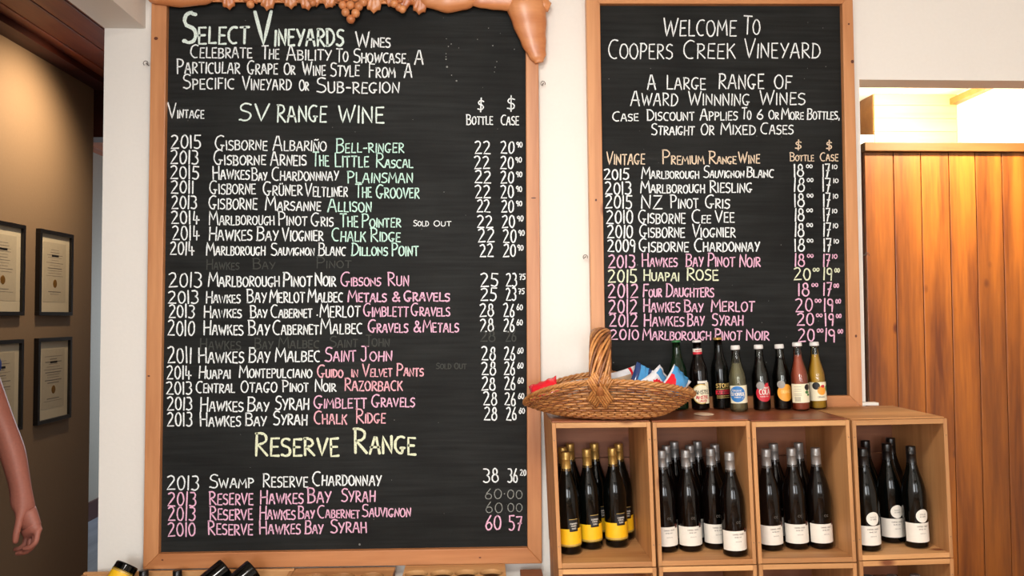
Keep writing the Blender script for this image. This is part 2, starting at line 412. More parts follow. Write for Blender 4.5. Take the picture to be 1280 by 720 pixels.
# ------------------------------------------------------------ chalk handwriting: single-stroke letters
def arc(cx, cy, rx, ry, a0, a1, n=9):
    return [(cx+rx*math.cos(math.radians(a0+(a1-a0)*i/n)), cy+ry*math.sin(math.radians(a0+(a1-a0)*i/n))) for i in range(n+1)]
G = {
 'A': (.62, [[(0, 0), (.26, 1), (.36, 1), (.60, 0)], [(.06, .38), (.56, .38)]]),
 'B': (.52, [[(.04, 0), (.04, 1)], [(0, 1), (.25, 1)]+arc(.25, .78, .22, .22, 90, -90)+[(.08, .55)], [(.25, .54)]+arc(.25, .27, .27, .27, 90, -90)+[(0, 0)]]),
 'C': (.56, [arc(.36, .5, .36, .5, 62, 290, 14)]),
 'D': (.56, [[(.05, 0), (.05, 1)], [(0, 1), (.15, 1)]+arc(.15, .5, .40, .5, 90, -90, 12)+[(0, 0)]]),
 'E': (.46, [[(.44, 1), (.04, 1), (.04, 0), (.46, 0)], [(.04, .52), (.38, .52)]]),
 'F': (.46, [[(.46, 1), (.04, 1), (.04, 0)], [(.04, .52), (.36, .52)]]),
 'G': (.60, [arc(.36, .5, .36, .5, 60, 275, 14)+[(.42, .02), (.46, .30)], [(.34, .32), (.58, .30)]]),
 'H': (.56, [[(.03, 1), (.03, 0)], [(.53, 1), (.53, 0)], [(.03, .50), (.53, .52)]]),
 'I': (.10, [[(.05, 1), (.05, 0)]]),
 'J': (.50, [[(.10, 1), (.50, 1)], [(.34, 1), (.34, .2)]+arc(.19, .18, .15, .18, 0, -160, 6)]),
 'K': (.54, [[(.04, 1), (.04, 0)], [(.50, 1), (.06, .45)], [(.20, .60), (.54, 0)]]),
 'L': (.44, [[(.05, 1), (.04, 0), (.44, 0)]]),
 'M': (.72, [[(.0, 0), (.07, 1), (.35, .35), (.64, 1), (.72, 0)]]),
 'N': (.56, [[(.03, 0), (.03, 1), (.52, 0), (.53, 1)]]),
 'O': (.60, [arc(.30, .5, .30, .5, 100, 460, 18)]),
 'P': (.50, [[(.05, 0), (.05, 1)], [(0, 1), (.22, 1)]+arc(.22, .74, .26, .26, 90, -90)+[(.06, .48)]]),
 'Q': (.62, [arc(.30, .5, .30, .5, 100, 460, 18), [(.36, .24), (.62, -.05)]]),
 'R': (.54, [[(.05, 0), (.05, 1)], [(0, 1), (.22, 1)]+arc(.22, .76, .25, .24, 90, -90)+[(.08, .52), (.54, 0)]]),
 'S': (.48, [[(.46, .93)]+arc(.26, .76, .23, .24, 60, 225, 8)+arc(.22, .26, .25, .26, 60, -130, 9)+[(0, .06)]]),
 'T': (.54, [[(0, 1), (.54, 1)], [(.27, 1), (.27, 0)]]),
 'U': (.54, [[(.03, 1), (.03, .3)]+arc(.27, .28, .24, .28, 180, 360, 8)+[(.52, 1)]]),
 'V': (.58, [[(0, 1), (.27, 0), (.58, 1)]]),
 'W': (.84, [[(0, 1), (.20, 0), (.42, .85), (.60, 0), (.84, 1)]]),
 'Y': (.54, [[(0, 1), (.27, .48)], [(.54, 1), (.17, 0)]]),
 'X': (.52, [[(0, 1), (.52, 0)], [(.50, 1), (.0, 0)]]),
 'Z': (.52, [[(.02, 1), (.50, 1), (0, 0), (.52, 0)]]),
 '&': (.62, [[(.60, .0), (.18, .72)]+arc(.30, .80, .14, .18, 200, -40, 9)+[(.10, .36)]+arc(.24, .20, .20, .20, 140, 330, 8)+[(.58, .42)]]),
 '-': (.40, [[(.05, .48), (.36, .48)]]),
 '.': (.12, [[(.04, .02), (.08, .06)]]),
 ',': (.12, [[(.08, .08), (.02, -.14)]]),
 '$': (.46, [[(.44, .80)]+arc(.24, .70, .19, .17, 60, 225, 7)+arc(.22, .32, .21, .20, 60, -130, 8)+[(0, .18)], [(.25, 1.08), (.22, -.05)]]),
 '0': (.54, [arc(.27, .5, .26, .48, 100, 460, 16)]),
 '1': (.12, [[(.06, 1), (.06, 0)]]),
 '2': (.58, [[(.02, .90)]+arc(.26, .76, .22, .24, 120, -30, 8)+[(.0, .02), (.58, .03)]]),
 '3': (.52, [[(.04, .98)]+arc(.24, .76, .22, .23, 80, -80, 7)+arc(.22, .27, .28, .27, 80, -130, 8)+[(.0, .06)]]),
 '4': (.56, [[(.10, 1), (.06, .30), (.56, .30)], [(.34, .62), (.34, 0)]]),
 '5': (.52, [[(.50, 1), (.08, 1), (.06, .58)]+arc(.22, .30, .27, .30, 100, -120, 9)+[(.02, .06)]]),
 '6': (.50, [[(.36, 1), (.10, .55)]+arc(.25, .26, .23, .26, 150, 510, 14)]),
 '7': (.50, [[(.0, 1), (.48, 1), (.20, 0)], [(.14, .50), (.46, .50)]]),
 '8': (.50, [arc(.25, .77, .17, .22, 270, 630, 12), arc(.25, .28, .25, .28, 90, 450, 14)]),
 '9': (.48, [arc(.23, .74, .21, .25, 0, 360, 12)+[(.40, .0)]]),
}
G['Ü'] = (G['U'][0], G['U'][1]+[[(.14, 1.16), (.17, 1.22)], [(.36, 1.16), (.39, 1.22)]])
G['Ñ'] = (G['N'][0], G['N'][1]+[[(.08, 1.18), (.20, 1.28), (.34, 1.18), (.48, 1.28)]])
rng = random.Random(3)
def strokes(word, x0, x1, y, H, small=.80, gap=.17, first=None, jit=1.0):
    """polylines for a word between x0 and x1 (y axis down, baseline y)"""
    items = []; cur = 0
    for i, ch in enumerate(word):
        g = G[ch]; h = H*(1 if (i == 0 or ch.isdigit()) else small)
        if first is not None and i > 0: h = first
        wd = g[0]*(h if not ch.isdigit() else h*.9)
        items.append((g, cur, wd, h)); cur += wd+gap*H*small
    tot = cur-gap*H*small
    s = (x1-x0)/tot
    out = []
    for g, c, wd, h in items:
        dy = rng.uniform(-.025, .025)*H*jit; sl = rng.uniform(-.03, .05)*jit; tilt = rng.uniform(-.04, .04)*jit
        hs = rng.uniform(.96, 1.05)
        for pl in g[1]:
            q = []
            for (u, v) in pl:
                X = x0+(c+u*wd/g[0] if g[0] else c)*s
                X = x0+(c+u/g[0]*wd)*s + v*h*sl
                Y = y-v*h*hs+dy+(u-.25)*h*tilt
                q.append((X+rng.uniform(-.012, .012)*H*jit, Y+rng.uniform(-.012, .012)*H*jit))
            out.append(q)
    return out
def ribbon(mb, pl, wd, fn, mi):
    # resample long straight pieces
    pts = [pl[0]]
    for a, b in zip(pl[:-1], pl[1:]):
        d = math.hypot(b[0]-a[0], b[1]-a[1]); n = max(1, int(d/(wd*3.0)))
        for k in range(1, n+1): pts.append((a[0]+(b[0]-a[0])*k/n, a[1]+(b[1]-a[1])*k/n))
    L = []; R = []
    n = len(pts)
    if n < 2: return
    e0 = (pts[0][0]-pts[1][0], pts[0][1]-pts[1][1]); l0 = math.hypot(*e0) or 1
    e1 = (pts[-1][0]-pts[-2][0], pts[-1][1]-pts[-2][1]); l1 = math.hypot(*e1) or 1
    pts = [(pts[0][0]+e0[0]/l0*wd*.4, pts[0][1]+e0[1]/l0*wd*.4)]+pts+[(pts[-1][0]+e1[0]/l1*wd*.4, pts[-1][1]+e1[1]/l1*wd*.4)]
    n += 2
    for i in range(n):
        a = pts[max(0, i-1)]; b = pts[min(n-1, i+1)]
        tx, ty = b[0]-a[0], b[1]-a[1]; l = math.hypot(tx, ty) or 1
        k = wd/2*rng.uniform(.82, 1.16)*(.55 if i in (0, n-1) else 1)
        nx, ny = -ty/l*k, tx/l*k
        L.append(fn(pts[i][0]+nx, pts[i][1]+ny)); R.append(fn(pts[i][0]-nx, pts[i][1]-ny))
    mb.add(L+R, [(i, i+1, n+i+1, n+i) for i in range(n-1)], mi)
YS = -.0150; YCH = YS-.0006
def board_fn(x, y): return P(x, y, YCH)
CM = ['white', 'teal', 'pink', 'rose', 'yellow', 'peach', 'dim', 'ghost']
def chalk_line(parent, segs, name='chalk_word'):
    """segs: (word, x0, x1, baseline, cap height, colour, stroke width, small ratio); every word is a part of the board"""
    for s in segs:
        word, x0, x1, y, H, c = s[:6]; wd = s[6] if len(s) > 6 else 2.15; sm = s[7] if len(s) > 7 else .8
        if sm < .95: sm *= .93
        if wd < 2.8: wd *= .80
        mb = MB()
        for pl in strokes(word, x0+.3, x1-1.2, y, H, sm): ribbon(mb, pl, wd, board_fn, 0)
        mb.build(name, M[c], parent)
def quad_lerp(pts, Y): return [P(a, b, Y) for a, b in pts]

# ------------------------------------------------------------ left blackboard
lb = empty('blackboard', (0, 0, 0))
tag(lb, 'tall framed menu blackboard with a carved grapevine top, hung left of the other blackboard', 'blackboard')
YF = -.036
def frame_board(root, o, i):
    # o, i: outer and inner corners TL TR BR BL (pixels)
    for nm, a, b, mt in (('frame_rail', 0, 1, 'frameH'), ('frame_rail', 1, 2, 'frameV'), ('frame_rail', 2, 3, 'frameH'), ('frame_rail', 3, 0, 'frameV')):
        q = quad_lerp([o[a], o[b], i[b], i[a]], YF)
        prism(nm, q, YF, -.001, M[mt], root, bevel=.0022)
    q = quad_lerp([(i[0][0]-3, i[0][1]-3), (i[1][0]+3, i[1][1]-3), (i[2][0]+3, i[2][1]+3), (i[3][0]-3, i[3][1]+3)], YS)
    prism('writing_panel', q, YS, -.004, M['slate'], root)
frame_board(lb, [(189.5, -26), (672.5, -26), (677.5, 704.5), (178.5, 712)], [(208.5, -8), (657, -8), (659.5, 685), (198, 692.5)])
W, T, K, Y_, R_ = 'white', 'teal', 'pink', 'yellow', 'rose'
L = lambda *s: chalk_line(lb, s)
L(('S', 229, 246, 54, 37, 'mint', 4.3), ('ELECT', 248, 312, 54.3, 20.5, 'mint', 2.9, 1), ('V', 319, 341, 55, 40, 'mint', 4.3), ('INEYARDS', 343, 430, 57, 20, 'mint', 2.9, 1), ('WINES', 445, 489, 59, 19, W, 2.3, .62))
L(('CELEBRATE', 238, 316, 72, 16.5, W), ('THE', 327, 350, 73.5, 16, W), ('ABILITY', 358, 415, 75, 16.5, W), ('TO', 420, 436, 77, 16.5, W), ('SHOWCASE', 442, 508, 78.5, 17.5, W, 2.2, .72), ('A', 518, 530, 80, 17, W))
L(('PARTICULAR', 221, 301, 91.5, 17.5, W), ('GRAPE', 309, 348, 92.5, 16.5, W), ('OR', 355, 370, 93, 14, W), ('WINE', 378, 408, 94, 16, W), ('STYLE', 413, 450, 95, 17, W), ('FROM', 461, 495, 96.5, 16.5, W), ('A', 505, 516, 97, 16.5, W))
L(('SPECIFIC', 229, 294, 111, 17, W), ('VINEYARD', 303, 365, 112.3, 17, W), ('OR', 374, 387, 113, 13.5, W), ('SUB-REGION', 396, 500, 116, 19, W, 2.2, .72))
L(('VINTAGE', 210, 256, 147.5, 19, W, 1.9, .55), ('SV', 299, 337, 151, 21, 'mint', 2.7, 1), ('RANGE', 346, 409, 152, 20.5, 'mint', 2.7, .95), ('WINE', 423, 481, 153.5, 20.5, 'mint', 2.7, .95))
L(('$', 597, 606, 139, 15, W, 2), ('$', 634, 645, 138, 17, W, 2), ('BOTTLE', 583, 617, 155.5, 12.5, W, 1.8, .82), ('CASE', 626, 649.5, 156, 12, W, 1.8, .9))
def prices(row, a, ax0, ax1, b, bx0, bx1, sup, y, h, c=W, w=2.2, sx=None):
    # y: baseline
    s = [(a, ax0, ax1, y, h, c, w, 1), (b, bx0, bx1, y, h, c, w, 1)]
    if sup: s.append((sup, (sx or bx1+2), (sx or bx1+2)+8.5, y-h*.52, h*.42, c, 1.6, 1))
    return s
def row(board, year, yx0, yx1, yb, yh, segs, pr, yc=W):
    chalk_line(board, [(year, yx0, yx1, yb, yh, yc, 2.3, 1)]+segs+pr)
B = lb
row(B, '2015', 213.6, 252, 185.5, 16.5, [('GISBORNE', 269, 335, 187.5, 18, W, 2, .68), ('ALBARIÑO', 341, 409, 188.3, 18, W, 2, .7), ('BELL-RINGER', 420, 506, 190.5, 17, T, 2, .72)], prices(0, '22', 593.6, 614, '20', 626, 643.5, '90', 192, 15.5))
row(B, '2013', 213, 249, 205, 16.5, [('GISBORNE', 267, 333, 206, 17.5, W, 2.2, .7), ('ARNEIS', 338, 384, 206.5, 16.5, W), ('THE', 390.7, 412, 207.5, 17, T), ('LITTLE', 418.5, 462, 208.5, 17, T), ('RASCAL', 469.5, 517, 209.5, 17, T, 2.1, .62)], prices(0, '22', 593, 613, '20', 625.5, 642.5, '90', 211, 15.5))
row(B, '2015', 213, 249.5, 223.5, 16, [('HAWKES', 266, 312.8, 224, 16, W, 2.2, .75), ('BAY', 314.5, 335, 225, 15.5, W, 2.1, .65), ('CHARDONNNAY', 340, 424, 225.5, 16, W, 2, .72), ('PLAINSMAN', 434, 517, 228.5, 15, T, 2.1, .85)], prices(0, '22', 593.5, 614.5, '20', 626, 643, '90', 229, 15))
row(B, '2011', 213.6, 243, 241.5, 15.5, [('GISBORNE', 262, 320.5, 242.5, 17, W, 2, .75), ('GRÜNER', 329, 379, 244, 17, W, 2.1, .75), ('VELTLINER', 381, 435.5, 245.5, 17, W, 2, .7), ('THE', 444, 465.4, 246.5, 16, T), ('GROOVER', 470, 525, 247.5, 17, T, 2.1, .78)], prices(0, '22', 594, 614, '20', 626, 643, '90', 247.5, 15.5))
row(B, '2013', 214.3, 247, 260.8, 16.5, [('GISBORNE', 261, 322.5, 261.5, 17, W, 2.1, .8), ('MARSANNE', 331.6, 402, 263, 17, W, 2.1, .68), ('ALLISON', 409.5, 465.4, 264.5, 16.5, T, 2.2, .75)], prices(0, '22', 596, 613.7, '20', 626.5, 643, '90', 265.3, 15))
row(B, '2014', 214.3, 250, 279.5, 15.5, [('MARLBOROUGH', 261.3, 344, 281, 17, W, 1.9, .68), ('PINOT', 347.7, 384.8, 281.8, 16.5, W, 2, .7), ('GRIS', 389, 417.8, 282.5, 16.5, W, 2, .7), ('THE', 425, 448.4, 283.5, 17, T), ('POINTER', 452, 502, 284, 16, T, 2.1, .7), ('SOLD', 516.7, 537, 282.5, 7, W, 1.3, .9), ('OUT', 542, 565, 282.5, 6.5, W, 1.3, .9)], prices(0, '22', 596.4, 617, '20', 627.5, 644.5, '90', 284.5, 15.5))
row(B, '2014', 215.5, 250, 300, 17.5, [('HAWKES', 261, 316, 300.3, 17, W, 2.2, .78), ('BAY', 320.5, 349, 300.6, 16.5, W, 2.1, .75), ('VIOGNIER', 352.5, 405, 300.8, 16, W, 2.2, .8), ('CHALK', 415, 458, 301.5, 16, T, 2.1, .8), ('RIDGE', 463, 501.5, 301.7, 16, T, 2.1, .75)], prices(0, '22', 597.6, 619, '20', 629, 646, '90', 303, 16))
row(B, '2014', 212.4, 244, 318.5, 16, [('MARLBOROUGH', 258, 332.5, 318.8, 16.5, W, 2, .68), ('SAUVIGNON', 338.7, 394, 319, 15.5, W, 2, .62), ('BLANC', 397.7, 433, 319.2, 15.5, W, 2, .7), ('DILLONS', 439, 485.5, 319.4, 15.5, T, 2.2, .7), ('POINT', 489.5, 524.4, 319.6, 15.5, T, 2.2, .8)], prices(0, '22', 600, 617.6, '20', 629, 645.5, '90', 321, 15.5, sx=646.5))
row(B, '2013', 211, 253, 359, 18, [('MARLBOROUGH', 260.3, 350.5, 358, 18, W, 2.2, .72), ('PINOT', 353.6, 390.7, 357.8, 18, W, 2.3, .72), ('NOIR', 393.7, 421, 357.5, 17, W, 2.3, .75), ('GIBSONS', 425.6, 477, 357.3, 18, K, 2, .6), ('RUN', 484.8, 512, 357, 16, K, 2, .8)], prices(0, '25', 600.7, 623.6, '23', 632.6, 647, '75', 358, 16.5))
row(B, '2013', 210, 249, 379, 15.5, [('HAWKES', 257.3, 301.4, 378.5, 14.5, W, 2.1, .72), ('BAY', 308.7, 334, 378, 15.5, W), ('MERLOT', 337, 381.7, 378, 16, W, 2.2, .8), ('MALBEC', 384.8, 429.6, 377.5, 16, W, 2.2, .75), ('METALS', 434.7, 484, 377, 14.5, K, 2.4, .75), ('&', 490, 501, 376.5, 12, K, 2.5), ('GRAVELS', 505, 563, 376.3, 12.5, K, 2.5, .85)], prices(0, '25', 600.7, 621.7, '23', 632.6, 646, '75', 375.5, 15.5))
row(B, '2013', 211, 244, 397, 16, [('HAWKES', 255, 303, 397, 15, W, 2.2, .72), ('BAY', 312.8, 335, 396.8, 15, W, 2.1, .7), ('CABERNET', 338.7, 391, 396.6, 15.5, W, 2.1, .68), ('MERLOT', 400, 451, 396, 16.5, W, 2.1, .85), ('.', 396, 398, 394, 10, W), ('GIMBLETT', 454.3, 511.5, 395.3, 16.5, K, 2, .75), ('GRAVELS', 513.8, 563.4, 395, 15.5, K, 2, .7)], prices(0, '28', 599.5, 618, '26', 629.5, 643.7, '60', 395.6, 16))
row(B, '2010', 209.6, 244, 419.5, 18.5, [('HAWKES', 254.2, 305, 418.7, 17.5, W, 2.2, .72), ('BAY', 310.4, 338, 418.5, 18.5, W, 2.2, .72), ('CABERNET', 341, 399, 418, 18, W, 2.1, .68), ('MALBEC', 400.8, 454, 417, 18.5, W, 2.1, .7), ('GRAVELS', 460, 511, 415.5, 16, K, 2.2, .68), ('&', 517, 527, 415, 14, K, 2.2), ('METALS', 528.5, 574.5, 415, 15, K, 2.2, .75)], prices(0, '28', 600.5, 618, '26', 629.5, 643.7, '60', 414.5, 15.5))
row(B, '2011', 209.6, 240, 454, 19.5, [('HAWKES', 248, 305.7, 453.5, 18, W, 2.3, .76), ('BAY', 310.9, 338.7, 452.8, 17.5, W, 2.2, .8), ('MALBEC', 344, 401, 452, 18, W, 2.2, .75), ('SAINT', 406, 446, 451.5, 18, K, 2.1, .75), ('JOHN', 450, 491, 451, 17.5, K, 2.1, .7)], prices(0, '28', 602, 620, '26', 630, 644.5, '60', 450, 16))
row(B, '2014', 208.4, 240, 474, 16, [('HUAPAI', 248.5, 289, 473, 15.5, W, 2.1, .72), ('MONTEPULCIANO', 299, 391, 472, 15.5, W, 2.1, .72), ('GUIDO', 396.6, 429.6, 471.5, 15.5, R_, 2.2, .65), ('IN', 439, 448.4, 471, 9, R_, 2.1, 1), ('VELVET', 453, 491, 470.5, 15.5, R_, 2.1, .65), ('PANTS', 495.6, 530.4, 470, 15.5, R_, 2.2, .65)], prices(0, '28', 602, 620.6, '26', 630, 644.5, '60', 468.7, 16))
row(B, '2013', 208, 240.8, 493, 15.5, [('CENTRAL', 244.8, 294.3, 490.7, 14, W, 2.1, .8), ('OTAGO', 301, 347, 490.2, 14, W, 2.1, .9), ('PINOT', 353, 386.4, 489.7, 14.5, W, 2.1, .75), ('NOIR', 393.5, 421, 489.4, 15, W, 2.1, .7), ('RAZORBACK', 430.4, 504, 488.3, 15, R_, 2.2, .82)], prices(0, '28', 602, 620, '26', 630.5, 645, '60', 487.5, 16))
row(B, '2013', 209, 241, 512.5, 16, [('HAWKES', 250, 305, 514, 16.5, W, 2.2, .75), ('BAY', 309, 337.3, 513.5, 16.5, W, 2.2, .7), ('SYRAH', 344, 387.3, 512, 17.5, W, 2.2, .85), ('GIMBLETT', 392.3, 459.3, 510, 16, K, 2.1, .78), ('GRAVELS', 464.3, 519.3, 508.5, 16, K, 2.1, .7)], prices(0, '28', 604.3, 621.7, '26', 630.7, 645.5, '60', 506.7, 16))
row(B, '2013', 209, 241, 532.7, 16.5, [('HAWKES', 250, 301.7, 532.7, 16.5, W, 2.2, .75), ('BAY', 306.7, 334, 532, 16, W, 2.2, .75), ('SYRAH', 341.7, 385, 531, 16.5, W, 2.3, .8), ('CHALK', 392.3, 434.3, 530, 16, R_, 2.2, .78), ('RIDGE', 445, 482.7, 529, 17, R_, 2.2, .72)], prices(0, '28', 605, 622, '26', 633, 646.5, '60', 525, 16))
L(('RESERVE', 318.5, 424.5, 569.5, 27, Y_, 3, .83), ('RANGE', 442.7, 520.7, 567, 29, Y_, 3.1, .78))
row(B, '2013', 208.5, 249.5, 612.3, 17.5, [('SWAMP', 262, 318, 609.5, 17, W, 2.1, .72), ('RESERVE', 328.3, 386, 608.5, 16.5, W, 2.1, .8), ('CHARDONNAY', 390.7, 477.7, 606.8, 18, W, 2.2, .72)], prices(0, '38', 604, 624, '36', 634.5, 648, '20', 603, 16.5))
row(B, '2013', 209.5, 246, 632.5, 17.5, [('RESERVE', 261.7, 317.3, 630.5, 16.5, K, 2.3, .85), ('HAWKES', 325, 380, 629.5, 17, K, 2.3, .78), ('BAY', 384.3, 415, 628.5, 17.5, K, 2.3, .8), ('SYRAH', 426.7, 470, 627, 16, K, 2.2, .85)], [('60', 606, 628, 624, 13, 'dim', 1.3, 1), ('.', 630, 632, 618, 10, 'dim', 1.5), ('00', 634, 654, 623.5, 11, 'dim', 1.3, 1)], K)
row(B, '2013', 210, 245, 651, 17, [('RESERVE', 261.7, 316.7, 649.5, 16.5, K, 2.2, .82), ('HAWKES', 324.3, 370, 649, 17, K, 2.2, .7), ('BAY', 372.7, 394, 648, 15, K, 2.1, .7), ('CABERNET', 397.3, 450.7, 647.3, 15, K, 2, .68), ('SAUVIGNON', 452.7, 514.3, 645.8, 15.5, K, 2, .72)], [('60', 607, 629, 641, 13, 'dim', 1.3, 1), ('00', 634.5, 654, 640, 11, 'dim', 1.3, 1)], K)
row(B, '2010', 210, 245, 670.5, 17, [('RESERVE', 260, 316.7, 668.3, 16.5, K, 2.3, .82), ('HAWKES', 324.3, 376.7, 667.5, 16.5, K, 2.2, .75), ('BAY', 381, 405, 667, 16, K, 2.2, .75), ('SYRAH', 413.3, 459.3, 665.7, 16, K, 2.2, .82)], prices(0, '60', 606.7, 627.3, '57', 636, 653.5, None, 662.5, 17.5, K, 2.4), K)
# rubbed-out writing still faintly legible
chalk_line(lb, [('HAWKES', 250, 302, 437, 14, 'ghost', 1.8, .8), ('BAY', 318, 342, 436, 14, 'ghost', 1.8, .7), ('MALBEC', 348, 400, 435, 14, 'ghost', 1.8, .7), ('SAINT', 412, 448, 434, 14, 'ghost', 1.8, .7), ('JOHN', 455, 488, 433, 14, 'ghost', 1.8, .7), ('28', 600, 620, 427, 13, 'ghost', 1.8), ('26', 632, 646, 427, 13, 'ghost', 1.8)], 'erased_writing')
chalk_line(lb, [('HAWKES', 258, 300, 337, 13, 'ghost', 1.6, .7), ('BAY', 316, 345, 336, 13, 'ghost', 1.6, .7), ('PINOT', 395, 440, 335, 13, 'ghost', 1.6, .7), ('SOLD', 545, 565, 461, 7, 'ghost', 1.4, .9), ('OUT', 568, 584, 461, 7, 'ghost', 1.4, .9)], 'erased_writing')
def specks(parent, pts):
    m = MB()
    for x, y, r in pts:
        c = [board_fn(x+r*math.cos(a*math.pi/3), y+r*math.sin(a*math.pi/3)) for a in range(6)]
        m.add(c, [(0, 1, 2, 3, 4, 5)])
    return tag(m.build('chalk_specks', M['dim'], parent), kind='stuff')
specks(lb, [(557.5, 67, .6), (557.5, 71, .7), (557.5, 74, .9), (558.8, 83.5, 1.3), (560.5, 58, .7), (564, 55, .8), (570.5, 101, 1.1), (564.5, 94, .7), (616, 57, .8), (621, 77, .7), (619, 84, .7), (618, 90, .5), (555, 240, .5), (449.5, 680.5, 1.3)]+
       [(rng.uniform(212, 655), rng.uniform(20, 680), rng.uniform(.25, .55)) for _ in range(60)])
# ------------------------------------------------------------ right blackboard
rb = empty('blackboard', (0, 0, 0))
tag(rb, 'smaller plain-framed welcome blackboard standing on the wine crates, right of the carved one', 'blackboard')
frame_board(rb, [(732.5, -13), (1065.8, -13), (1078.5, 510.5), (741, 513)], [(750, 4.3), (1053, 4.6), (1062.3, 494.5), (757.5, 497)])
B = rb; L = lambda *s: chalk_line(rb, s); Pe = 'peach'
L(('WELCOME', 828.7, 921, 45, 23, W, 2.1, .88), ('TO', 929, 951, 43, 23, W, 2.1, .85))
L(('COOPERS', 760.6, 841.7, 73, 23, W, 2, .86), ('CREEK', 854, 920, 72.5, 22, W, 2, .86), ('VINEYARD', 930, 1026, 72, 22.5, W, 2, .86))
L(('A', 809, 821, 111.5, 17, W), ('LARGE', 833, 883, 111.5, 17, W, 2, .88), ('RANGE', 898, 956, 111, 18, W, 2.1, .95), ('OF', 968, 990.5, 111, 17, W, 2.1, .95))
L(('AWARD', 788, 848, 132, 18.5, W, 2, .85), ('WINNNING', 860.6, 938, 131.5, 17.5, W, 1.9, .85), ('WINES', 949.5, 1007.5, 131, 17, W, 2, .9))
L(('CASE', 765.6, 799, 151, 11.5, W, 1.8, .8), ('DISCOUNT', 808.6, 869, 150.5, 13.5, W, 1.9, .78), ('APPLIES', 875, 923, 150, 14, W, 1.9, .78), ('TO', 927, 940, 149, 13.5, W, 1.9, .8), ('6', 946, 955, 149, 12, W, 2), ('OR', 961, 974.5, 149, 11, W, 1.8), ('MORE', 977, 1005.5, 149, 13.5, W, 1.9, .7), ('BOTTLES,', 1008.7, 1050.5, 149, 13, W, 1.9, .75))
L(('STRAIGHT', 814.5, 869, 168.5, 14, W, 1.9, .8), ('OR', 876, 893.6, 168.5, 13.5, W, 1.9, .85), ('MIXED', 901, 945.5, 168, 14, W, 1.9, .85), ('CASES', 950.7, 992.5, 167.5, 14, W, 1.9, .82))
L(('VINTAGE', 757.8, 807, 205.5, 16, Pe, 1.9, .85), ('PREMIUM', 827.8, 881, 205, 17, Pe, 1.9, .62), ('RANGE', 886, 921.5, 204.5, 15.5, Pe, 1.9, .6), ('WINE', 923, 950.7, 204, 13.5, Pe, 1.9, .8), ('$', 994, 1003, 187, 11.5, Pe, 1.8), ('$', 1032.7, 1041, 187.5, 11.5, Pe, 1.8), ('BOTTLE', 987.3, 1018.4, 201, 10.5, Pe, 1.6, .7), ('CASE', 1025, 1048.8, 201, 10.5, Pe, 1.6, .8))
def pr2(a, ax0, ax1, s1, b, bx0, bx1, s2, yt, yb, c=W):
    h = yb-yt
    return [(a, ax0, ax1, yb, h, c, 2.2, 1), (s1, ax1+2, ax1+11, yt+h*.28, h*.26, c, 1.5, 1), (b, bx0, bx1, yb, h, c, 2.2, 1), (s2, bx1+2, bx1+9.5, yt+h*.36, h*.32, c, 1.5, 1)]
row(B, '2015', 755, 787, 224.4, 13, [('MARLBOROUGH', 801.6, 875, 223, 15, W, 1.9, .62), ('SAUVIGNON', 879.3, 931, 222, 14.5, W, 1.8, .62), ('BLANC', 933.3, 968, 221.6, 12.5, W, 2, .8)], pr2('18', 992, 1005.5, '00', '17', 1028, 1038, '10', 205.6, 221))
row(B, '2013', 756.5, 790, 243, 15, [('MARLBOROUGH', 800.7, 882, 241, 15.5, W, 2, .68), ('RIESLING', 887.3, 941, 240.5, 14, W, 2, .88)], pr2('18', 992, 1006.5, '00', '17', 1028, 1039.5, '10', 222.5, 239.3))
row(B, '2015', 756.5, 791, 260.5, 15.5, [('NZ', 801, 828.5, 260.6, 16, W, 2.2, 1), ('PINOT', 837.8, 874, 260, 16, W, 2, .75), ('GRIS', 881.3, 913, 260, 16, W, 2.1, .75)], pr2('18', 992.5, 1006.5, '00', '17', 1029, 1039, '10', 242, 258.4))
row(B, '2010', 758, 792, 279.3, 16, [('GISBORNE', 798.3, 857.8, 279, 16.5, W, 2, .78), ('CEE', 865, 889.6, 278.5, 16, W, 2, .65), ('VEE', 894, 919, 278, 15, W, 2, .85)], pr2('18', 993, 1006, '00', '17', 1029, 1038, '10', 260.7, 276.2))
row(B, '2010', 759.3, 791.8, 297.8, 16.5, [('GISBORNE', 799.3, 857, 296.7, 16, W, 2, .78), ('VIOGNIER', 865, 920.3, 296.4, 16, W, 2, .75)], pr2('18', 993, 1006, '00', '17', 1029, 1039, '10', 278.8, 295.6))
row(B, '2009', 759.8, 795, 314.8, 15, [('GISBORNE', 799, 861.6, 314.5, 15.5, W, 2.1, .8), ('CHARDONNAY', 867.8, 950.4, 314.2, 16.5, W, 2.1, .7)], pr2('18', 993, 1006.5, '00', '17', 1029.5, 1040, '10', 298.5, 314))
row(B, '2013', 760, 795, 334.8, 15.5, [('HAWKES', 802.5, 847.7, 333, 15.5, K, 2, .72), ('BAY', 857, 880.4, 333, 15.5, K, 2, .78), ('PINOT', 884.4, 919.5, 333, 16, K, 2, .75), ('NOIR', 924, 951.6, 333.5, 16, K, 2, .78)], pr2('18', 993, 1006.7, '00', '17', 1028.7, 1038, '10', 317.5, 333, K), K)
row(B, '2015', 760, 797, 353.3, 16, [('HUAPAI', 804.3, 850, 350.8, 13, Y_, 2.1, .82), ('ROSE', 858.4, 898.8, 350, 15, Y_, 2.3, .9)], pr2('20', 992.3, 1014, '00', '19', 1029, 1041, '00', 335, 350, Y_), Y_)
row(B, '2012', 760, 798.5, 372.5, 17, [('FOUR', 803.4, 828.4, 371, 15.5, K, 2.1, .65), ('DAUGHTERS', 832.4, 893.5, 371, 16, K, 2.1, .7)], pr2('18', 997.5, 1012.5, '00', '17', 1029, 1040, '00', 354, 369.5, K), K)
